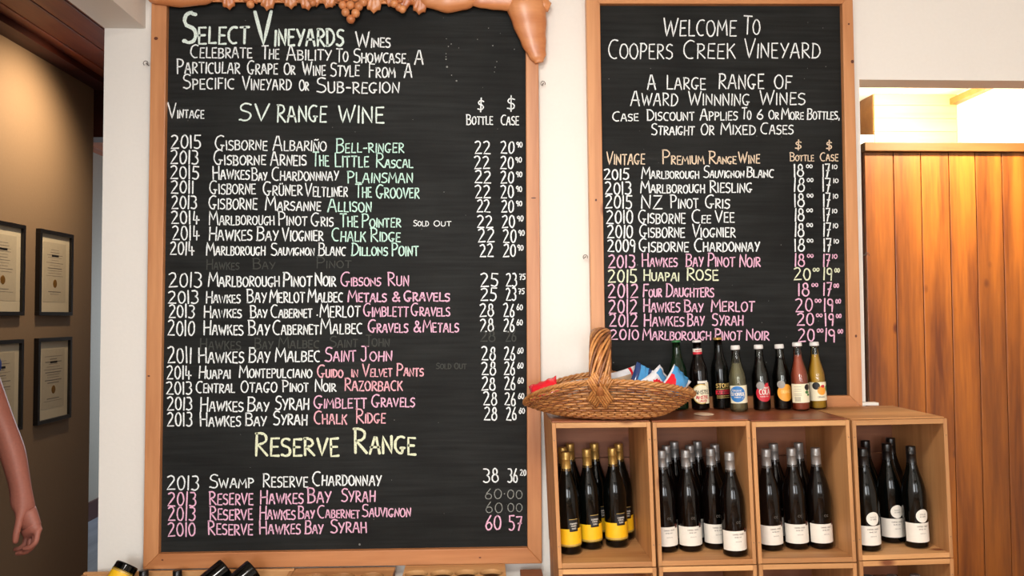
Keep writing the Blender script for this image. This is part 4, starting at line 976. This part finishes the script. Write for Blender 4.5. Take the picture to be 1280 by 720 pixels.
# ------------------------------------------------------------ snack packets
def packet(name, label, group, loc, rot, w_, h_, d_, mats, fn):
    """crimped foil bag; fn(u, v) picks the printed colour"""
    nu, nv = 24, 18; V = []; Fs = []; mi = []
    r2 = random.Random(hash(label) % 1000 if False else len(label))
    ph = [r2.uniform(0, 6) for _ in range(6)]
    for side in (-1, 1):
        for j in range(nv+1):
            v = j/nv
            for i in range(nu+1):
                u = i/nu
                prof = (max(0, math.sin(math.pi*min(1, max(0, (v-.07)/.86))))**.55)*(max(0, math.sin(math.pi*u))**.5)
                z = side*d_/2*prof*(1+.12*math.sin(9*u+ph[0])*math.sin(7*v+ph[1]))+.0012*side+.002*math.sin(22*u+ph[2])*(1-prof)
                x_ = (u-.5)*w_*(1-.07*math.sin(math.pi*v)); y_ = (v-.5)*h_*(1-.03*math.sin(math.pi*u))
                V.append((x_, z, y_))
    n1 = (nu+1)*(nv+1)
    for s_ in range(2):
        for j in range(nv):
            for i in range(nu):
                a = s_*n1+j*(nu+1)+i; q_ = (a, a+1, a+nu+2, a+nu+1)
                Fs.append(q_ if s_ == 0 else q_[::-1]); mi.append(fn((i+.5)/nu, (j+.5)/nv))
    edge = [i for i in range(nu+1)]+[j*(nu+1)+nu for j in range(1, nv+1)]+[nv*(nu+1)+i for i in range(nu-1, -1, -1)]+[j*(nu+1) for j in range(nv-1, 0, -1)]
    for a, b_ in zip(edge, edge[1:]+edge[:1]): Fs.append((a, b_, n1+b_, n1+a)); mi.append(fn(.5, .02))
    o = mesh(name, V, Fs, mats, None, True, mi); o.location = loc; o.rotation_euler = rot
    return tag(o, label, 'packet', group)
gp = 'snack packets in the basket'
def pp(x, y, Y): q = P(x, y, Y); return (q.x, Y, q.z)
packet('snack_packet', 'bright red snack packet sticking out of the left end of the basket', gp, pp(680, 486, -.225), (-.85, -.36, -.2), .096, .070, .034, [M['packred']], lambda u, v: 0)
blu = lambda u, v: (1 if v < .10 or u > .88 or u < .06 else (2 if (u < .45 and .1 < v < .6 and v < .75-u) else 0))
packet('snack_packet', 'blue packet with white edges and a red wedge at the right end of the basket', gp, pp(845, 480, -.302), (-.50, .80, .15), .078, .105, .036, [M['packblue'], M['packwhite'], M['packred']], blu)
packet('snack_packet', 'white packet with a red ball and blue top, between the navy and the rightmost packets', gp, pp(821, 481, -.252), (-.50, 1.05, .1), .088, .110, .038, [M['packblue'], M['packwhite'], M['packred'], M['packtan']], lambda u, v: 1 if (v < .08 or v > .94 or u < .08 or u > .93) else (2 if (u-.5)**2+((v-.36)*1.2)**2 < .075 else (3 if v < .20 else (0 if v > .60 else 1))))
packet('snack_packet', 'navy and blue packet standing upright in the right half of the basket', gp, pp(800, 476, -.235), (-.25, .50, .2), .064, .105, .030, [M['packdark'], M['packblue'], M['packwhite']], lambda u, v: 2 if u > .9 else (1 if (v > .35 and .25 < u < .7) else 0))
packet('snack_packet', 'pale tan packet with a red stripe, left of the navy packet in the basket', gp, pp(780, 479, -.19), (-.6, 1.35, -.05), .090, .125, .034, [M['packtan'], M['packred'], M['packwhite']], lambda u, v: 1 if .70 < v < .86 else (2 if u < .2 else 0))

# ------------------------------------------------------------ racks standing under the left blackboard
def zpx(x, y, Y): return P(x, y, Y).z
X0, X1 = P(106, 712, -.05).x, P(368.5, 712, -.05).x
zr = zpx(240, 712.5, -.05)
rk = empty('wine_rack', ((X0+X1)/2, -.20, 0)); tag(rk, 'open-topped pine wine box with slanting bottles, under the left half of the carved blackboard', 'rack')
hx = (X1-X0)/2
box('back_panel', -hx, hx, .138, .152, 0, zr, M['crateX'], rk, .0015)
box('front_panel', -hx, hx, -.17, -.156, 0, zr-.05, M['crateX'], rk, .0015)
for s_ in (-1, 1): box('side_panel', min(s_*hx, s_*(hx-.014)), max(s_*hx, s_*(hx-.014)), -.1555, .1375, 0, zr-.004, M['crateY'], rk, .0015)
box('floor_panel', -hx+.015, hx-.015, -.155, .137, .380, .395, M['crateX'], rk)
def loose(kind, base, axis, label, group):
    o = copy_tree(protos[kind]); o.location = base
    az = Vector(axis).normalized(); ay = Vector((0, -.8, 1))*(-1 if kind == 'yellow' else 1); ay = (ay-az*ay.dot(az)).normalized(); axx = ay.cross(az)
    o.rotation_euler = Matrix((axx, ay, az)).transposed().to_euler(); return tag(o, label, 'bottle', group)
gb = 'bottles in the open-topped wine box'
def lean_b(kind, x, y, Y, label):
    b_ = P(x, y, Y); loose(kind, b_, (-.70, -.46, -.55) if kind != 'yellow' else (-.36, -.44, -.82), label, gb)
lean_b('yellow', 160, 705, -.105, 'yellow-labelled bottle slanting base up at the left end of the wine box')
lean_b('disc', 284, 709.5, -.105, 'dark bottle slanting base up in the wine box, left one of the pair')
lean_b('disc', 318, 711, -.138, 'dark bottle slanting base up in the wine box, right one of the pair')
for x, lab in ((185, 'left'), (227, 'right')):
    q = P(x, 714, -.102); o = copy_tree(protos['disc']); o.location = (q.x, -.102, P(x, 712.5, -.102).z-.310); tag(o, 'upright bottle in the wine box, only its black cap showing, %s of two' % lab, 'bottle', gb)
def rack_holes(xa, xb, ya, yb, holes, label):
    """low pine rack whose top board has round bottle holes"""
    a, b_ = P(xa, ya, -.05), P(xb, yb, -.05); zt_ = (a.z+b_.z)/2
    root = empty('bottle_rack', ((a.x+b_.x)/2, -.20, 0)); tag(root, label, 'rack', 'pine racks with round holes')
    h_ = (b_.x-a.x)/2
    cu = bpy.data.curves.new('top_board', 'CURVE'); cu.dimensions = '2D'; cu.fill_mode = 'BOTH'; cu.extrude = .007; cu.bevel_depth = .0008
    def spl(pts):
        s_ = cu.splines.new('POLY'); s_.points.add(len(pts)-1)
        for p_, c_ in zip(s_.points, pts): p_.co = (c_[0], c_[1], 0, 1)
        s_.use_cyclic_u = True
    spl([(-h_, -.17), (h_, -.17), (h_, .152), (-h_, .152)])
    for hx_ in holes:
        q_ = P(hx_, 714, -.12)
        for yy in (.062, -.075):
            spl([(q_.x-root.location.x+.0385*math.cos(k*math.pi/16), yy+.0385*math.sin(k*math.pi/16)) for k in range(32)])
    tmp = bpy.data.objects.new('tmp', cu); me = bpy.data.meshes.new_from_object(tmp); bpy.data.objects.remove(tmp)
    me.materials.clear(); me.materials.append(M['crateX']); me.name = 'top_board'
    o = link('top_board', me, root); o.location = (0, 0, zt_-.0085)
    for s_ in (-1, 1): box('side_panel', min(s_*h_, s_*(h_-.013)), max(s_*h_, s_*(h_-.013)), -.165, .15, 0, zt_-.017, M['crateZ'], root, .001)
    box('back_panel', -h_+.014, h_-.014, .135, .15, 0, zt_-.017, M['crateX'], root)
    box('front_panel', -h_+.014, h_-.014, -.165, -.152, 0, zt_-.017, M['crateX'], root)
rack_holes(370, 494, 711.5, 707.8, [396, 430, 466], 'pine rack with round bottle holes, left one of the two under the carved blackboard')
rack_holes(507, 631, 706.5, 705.2, [521, 552.5, 583, 614], 'pine rack with round bottle holes, right one of the two under the carved blackboard')
a, b_ = P(650, 712, -.06), P(677, 712, -.06)
sb = empty('wooden_box', ((a.x+b_.x)/2, -.15, 0)); tag(sb, 'narrow brown wooden box below the lower right corner of the carved blackboard', 'box')
hw = (b_.x-a.x)/2
box('lid', -hw, hw, -.09, .09, a.z-.014, a.z, M['crateback'], sb, .001); box('body', -hw+.003, hw-.003, -.087, .087, 0, a.z-.0142, M['crateback'], sb, .001)

# ------------------------------------------------------------ framed certificates on the left wall
ya, yb_ = PX(43.8, 340, XW).y, PX(86, 340, XW).y
zt1, zt0 = PX(45, 285.5, XW).z, PX(42.5, 394.5, XW).z
zl1, zl0 = PX(42.5, 423, XW).z, PX(41.5, 532, XW).z
yr = PX(25.3, 340, XW).y; wd_ = yb_-ya
def certificate(y0, y1, z0, z1, label, seed):
    root = empty('picture_frame', (XW, (y0+y1)/2, z0), (0, 0, 0)); tag(root, label, 'picture', 'framed certificates on the passage wall')
    h_ = (y1-y0)/2; H_ = z1-z0; b = .018
    for nm, q in (('frame_rail', (-h_, h_, H_-b, H_)), ('frame_rail', (-h_, h_, 0, b)), ('frame_rail', (-h_, -h_+b, b, H_-b)), ('frame_rail', (h_-b, h_, b, H_-b))):
        box(nm, .0005, .024, q[0], q[1], q[2], q[3], M['blackframe'], root, .001)
    box('mount', .001, .010, -h_+b, h_-b, b, H_-b, M['mat'], root)
    pm = .052
    sh = box('certificate', .0101, .0108, -h_+pm, h_-pm, pm+.015, H_-pm-.005, M['paper'], root)
    m = MB(); r2 = random.Random(seed); zz = H_-pm-.04
    k = 0
    while zz > pm+.05:
        ww = r2.uniform(.25, .8)*(h_-pm); th = r2.choice([.0016, .0016, .004, .0024])
        if not (H_*.30 < zz < H_*.46): m.box(.0109, .0113, -ww, ww, zz-th, zz)
        zz -= .013; k += 1
    tag(m.build('printed_lines', M['greyink'], sh), kind='stuff')
    m = MB(); m.box(.0109, .0115, -.03, .035, H_-pm-.075, H_-pm-.065); m.build('printed_heading', M['ink'], sh)
    m = MB(); m.ball((.011, .004, H_*.38), .019, sc=(.08, 1, 1.1)); m.build('gold_seal', M['brass'], sh, True)
certificate(ya, yb_, zt0, zt1, 'black framed certificate with gold seal, upper right of the four on the passage wall', 1)
certificate(ya, yb_, zl0, zl1, 'black framed certificate, lower right of the four on the passage wall', 2)
certificate(yr-wd_, yr, zt0, zt1, 'black framed certificate cut by the picture edge, upper left of the four', 3)
certificate(yr-wd_, yr, zl0, zl1, 'black framed certificate partly behind the blurred arm, lower left of the four', 4)

# ------------------------------------------------------------ lamps
def emit(name, col, st):
    m, nt, b = newmat(name); b.inputs['Emission Color'].default_value = col; b.inputs['Emission Strength'].default_value = st; b.inputs['Base Color'].default_value = (1, 1, 1, 1); return m
def downlight(x, y, z, label):
    r = empty('ceiling_lamp', (x, y, z)); tag(r, label, 'lamp')
    lathe('lamp_ring', [(.065, -.012), (.075, -.012), (.078, -.0005), (.066, -.0005), (.060, -.008), (.065, -.012)], M['whitecap'], r, 24, cap=False)
    lathe('bulb', [(.010, -.016), (.040, -.010), (.055, -.002)], emit('warm_bulb', (1, .8, .5, 1), 6), r, 20)
downlight(-1.60, 1.05, ZC, 'round ceiling downlight in the passage left of the wall')
downlight(2.45, .35, ZA, 'round ceiling downlight above the plank partition')
r = empty('ceiling_lamp', (.3, -1.9, ZC)); tag(r, 'square ceiling panel lamp above the blackboards', 'lamp')
box('lamp_body', -.28, .28, -.28, .28, -.04, -.0005, M['whitecap'], r, .004); box('diffuser', -.26, .26, -.26, .26, -.048, -.0405, emit('panel_glow', (1, .92, .8, 1), 3), r)

# ------------------------------------------------------------ person at the left edge, walking with a hanging arm
def skin_obj(name, joints, edges, mat, parent=None, root='pelvis', sub=2):
    """joints: name -> (x, y, z, radius or (rx, ry))"""
    keys = list(joints); idx = {k: i for i, k in enumerate(keys)}
    me = bpy.data.meshes.new(name); me.from_pydata([joints[k][:3] for k in keys], [(idx[a], idx[b]) for a, b in edges], [])
    o = link(name, me, parent); me.materials.append(mat)
    md = o.modifiers.new('skin', 'SKIN'); md.use_smooth_shade = True
    sv = me.skin_vertices[0].data
    for k in keys:
        r_ = joints[k][3]; sv[idx[k]].radius = r_ if isinstance(r_, tuple) else (r_, r_); sv[idx[k]].use_root = (k == root)
    s_ = o.modifiers.new('sub', 'SUBSURF'); s_.levels = sub; s_.render_levels = sub
    return o
pz = -.02                                  # depth of the hanging arm
def A(px, py, dy=0):
    q = P(px, py, pz+dy); return (q.x, q.y, q.z)
sh_ = A(-28, 425); el = A(1, 527, .01); fa = A(16, 566, -.005); wr = A(30, 628, -.02); pa = A(36, 652, -.025); kn = A(40, 668, -.03)
C_ = Vector((-1.90, .075, 0))              # body centre
ax = Vector((sh_[0]-C_.x, sh_[1]-C_.y, 0)); ax = ax/ax.length     # across the shoulders
fw = Vector((ax.y, -ax.x, 0))              # the way the person faces
def Bd(side, fwd, z, r): q = C_+ax*side+fw*fwd; return (q.x, q.y, z, r)
J = {'pelvis': Bd(0, 0, .98, (.13, .10)), 'waist': Bd(0, 0, 1.14, (.12, .09)), 'chest': Bd(0, .0, 1.36, (.15, .105)), 'base': Bd(0, 0, 1.52, (.085, .07)), 'neck': Bd(0, .01, 1.61, .055),
     'head': Bd(0, .025, 1.70, (.07, .078)), 'crown': Bd(0, .015, 1.80, (.070, .085)),
     'sL': Bd(.19, 0, 1.50, .055), 'uaL': (*A(-18, 478, .005), .046), 'eL': (*el, .041), 'fL': (*fa, .0415), 'wL': (*wr, (.026, .031)), 'pL': (*pa, (.030, .042)), 'kL': (*kn, (.019, .040)),
     'sR': Bd(-.19, 0, 1.50, .055), 'eR': Bd(-.215, -.06, 1.20, .041), 'fR': Bd(-.215, .0, 1.10, .040), 'wR': Bd(-.205, .06, .95, (.031, .026)), 'kR': Bd(-.20, .085, .85, (.038, .02)),
     'hL': Bd(.095, 0, .93, .092), 'knL': Bd(.10, .10, .52, .060), 'cL': Bd(.10, .06, .36, .056), 'anL': Bd(.10, -.02, .11, .040), 'ftL': Bd(.10, .10, .045, .036),
     'hR': Bd(-.095, 0, .93, .092), 'knR': Bd(-.10, -.04, .52, .060), 'cR': Bd(-.10, -.10, .36, .056), 'anR': Bd(-.10, -.20, .12, .040), 'ftR': Bd(-.10, -.08, .045, .036)}
E = [('pelvis', 'waist'), ('waist', 'chest'), ('chest', 'base'), ('base', 'neck'), ('neck', 'head'), ('head', 'crown'), ('base', 'sL'), ('sL', 'uaL'), ('uaL', 'eL'), ('eL', 'fL'), ('fL', 'wL'), ('wL', 'pL'), ('pL', 'kL'),
     ('base', 'sR'), ('sR', 'eR'), ('eR', 'fR'), ('fR', 'wR'), ('wR', 'kR'),
     ('pelvis', 'hL'), ('hL', 'knL'), ('knL', 'cL'), ('cL', 'anL'), ('anL', 'ftL'), ('pelvis', 'hR'), ('hR', 'knR'), ('knR', 'cR'), ('cR', 'anR'), ('anR', 'ftR')]
# fingers of the visible hand curl back towards the body
fr_ = [(47, 666, -.052), (44, 669, -.036), (39, 671, -.018), (33, 670, 0)]
ln = [1.0, 1.12, 1.05, .85]
for i, ((fx, fy, fd), l_) in enumerate(zip(fr_, ln)):
    a_ = 'f%d' % i
    J[a_+'a'] = (*A(fx, fy, fd), .0098)
    J[a_+'b'] = (*A(fx-2*l_, fy+12*l_, fd-.006), .0092)
    J[a_+'c'] = (*A(fx-10*l_, fy+19*l_, fd-.008), .0086)
    J[a_+'d'] = (*A(fx-19*l_, fy+20*l_, fd-.004), .0074)
    E += [('kL' if i < 3 else 'pL', a_+'a'), (a_+'a', a_+'b'), (a_+'b', a_+'c'), (a_+'c', a_+'d')]
J['t1'] = (*A(24, 652, -.055), .012); J['t2'] = (*A(20, 668, -.068), .0108); J['t3'] = (*A(19, 680, -.066), .0092)
E += [('wL', 't1'), ('t1', 't2'), ('t2', 't3')]
person = skin_obj('person', J, E, M['skin'])
tag(person, 'person in a blue short-sleeved top, a bare arm hanging at the left edge', 'person')
S_ = {k: J[k] for k in ('pelvis', 'waist', 'chest', 'base', 'sL', 'uaL', 'sR')}
S_['slR'] = Bd(-.208, -.045, 1.30, .058)
S_ = {k: (v[0], v[1], v[2], tuple(q+.014 for q in v[3]) if isinstance(v[3], tuple) else v[3]+.012) for k, v in S_.items()}
S_['base'] = (*J['base'][:2], 1.50, (.088, .075)); S_['pelvis'] = (*J['pelvis'][:2], .96, (.15, .118))
q = Vector(J['sL'][:3]).lerp(Vector(J['uaL'][:3]), .96); S_['uaL'] = (q.x+.006, q.y, q.z-.004, .072)
skin_obj('shirt', S_, [('pelvis', 'waist'), ('waist', 'chest'), ('chest', 'base'), ('base', 'sL'), ('sL', 'uaL'), ('base', 'sR'), ('sR', 'slR')], M['shirt'], person)
T_ = {k: J[k] for k in ('pelvis', 'hL', 'knL', 'cL', 'anL', 'hR', 'knR', 'cR', 'anR')}
T_ = {k: (v[0], v[1], v[2], tuple(q+.010 for q in v[3]) if isinstance(v[3], tuple) else v[3]+.016) for k, v in T_.items()}
skin_obj('trousers', T_, [('pelvis', 'hL'), ('hL', 'knL'), ('knL', 'cL'), ('cL', 'anL'), ('pelvis', 'hR'), ('hR', 'knR'), ('knR', 'cR'), ('cR', 'anR')], M['jeans'], person)
for s_, f0 in ((.10, -.03), (-.10, -.21)):
    m = MB(); c_ = C_+ax*s_+fw*(f0+.09)
    V = []
    for (f_, w_, h_) in ((-.13, .030, .06), (-.08, .040, .085), (0, .042, .075), (.08, .046, .05), (.13, .030, .035)):
        for j in range(10):
            an = 2*math.pi*j/10; p_ = c_+fw*f_+ax*w_*math.cos(an); V.append((p_.x, p_.y, max(.001, h_/2+h_/2*math.sin(an))))
    Fs = [(i*10+j, i*10+(j+1) % 10, (i+1)*10+(j+1) % 10, (i+1)*10+j) for i in range(4) for j in range(10)]+[tuple(range(10)), tuple(range(40, 50))]
    m.add(V, Fs); m.build('shoe', M['shoe'], person, True)
hd = C_+fw*.03
m = MB(); m.ball((hd.x-fw.x*.02, hd.y-fw.y*.02, 1.795), .098, sc=(1, 1, .85), nu=20, nv=14); m.build('hair', M['hair'], person, True)
for s_ in (-1, 1):
    m = MB(); e_ = hd+fw*.072+ax*.031*s_; m.ball((e_.x, e_.y, 1.735), .011); m.build('eye', M['whitecap'], person, True)
    m = MB(); e_ = hd+fw*.081+ax*.031*s_; m.ball((e_.x, e_.y, 1.735), .005); m.build('pupil', M['ink'], person, True)
    m = MB(); e_ = hd+ax*.077*s_; m.ball((e_.x, e_.y, 1.715), .028, sc=(.5, .5, 1.1)); m.build('ear', M['skin'], person, True)
m = MB(); a_ = hd+fw*.078; b_ = hd+fw*.102; m.tube([(a_.x, a_.y, 1.745), (b_.x, b_.y, 1.70), (a_.x, a_.y, 1.692)], [.008, .013, .010], 8); m.build('nose', M['skin'], person, True)
m = MB(); a_ = hd+fw*.082; m.tube([(a_.x-ax.x*.025, a_.y-ax.y*.025, 1.667), (a_.x+fw.x*.006, a_.y+fw.y*.006, 1.665), (a_.x+ax.x*.025, a_.y+ax.y*.025, 1.667)], .006, 6); m.build('mouth', M['packred'], person, True)
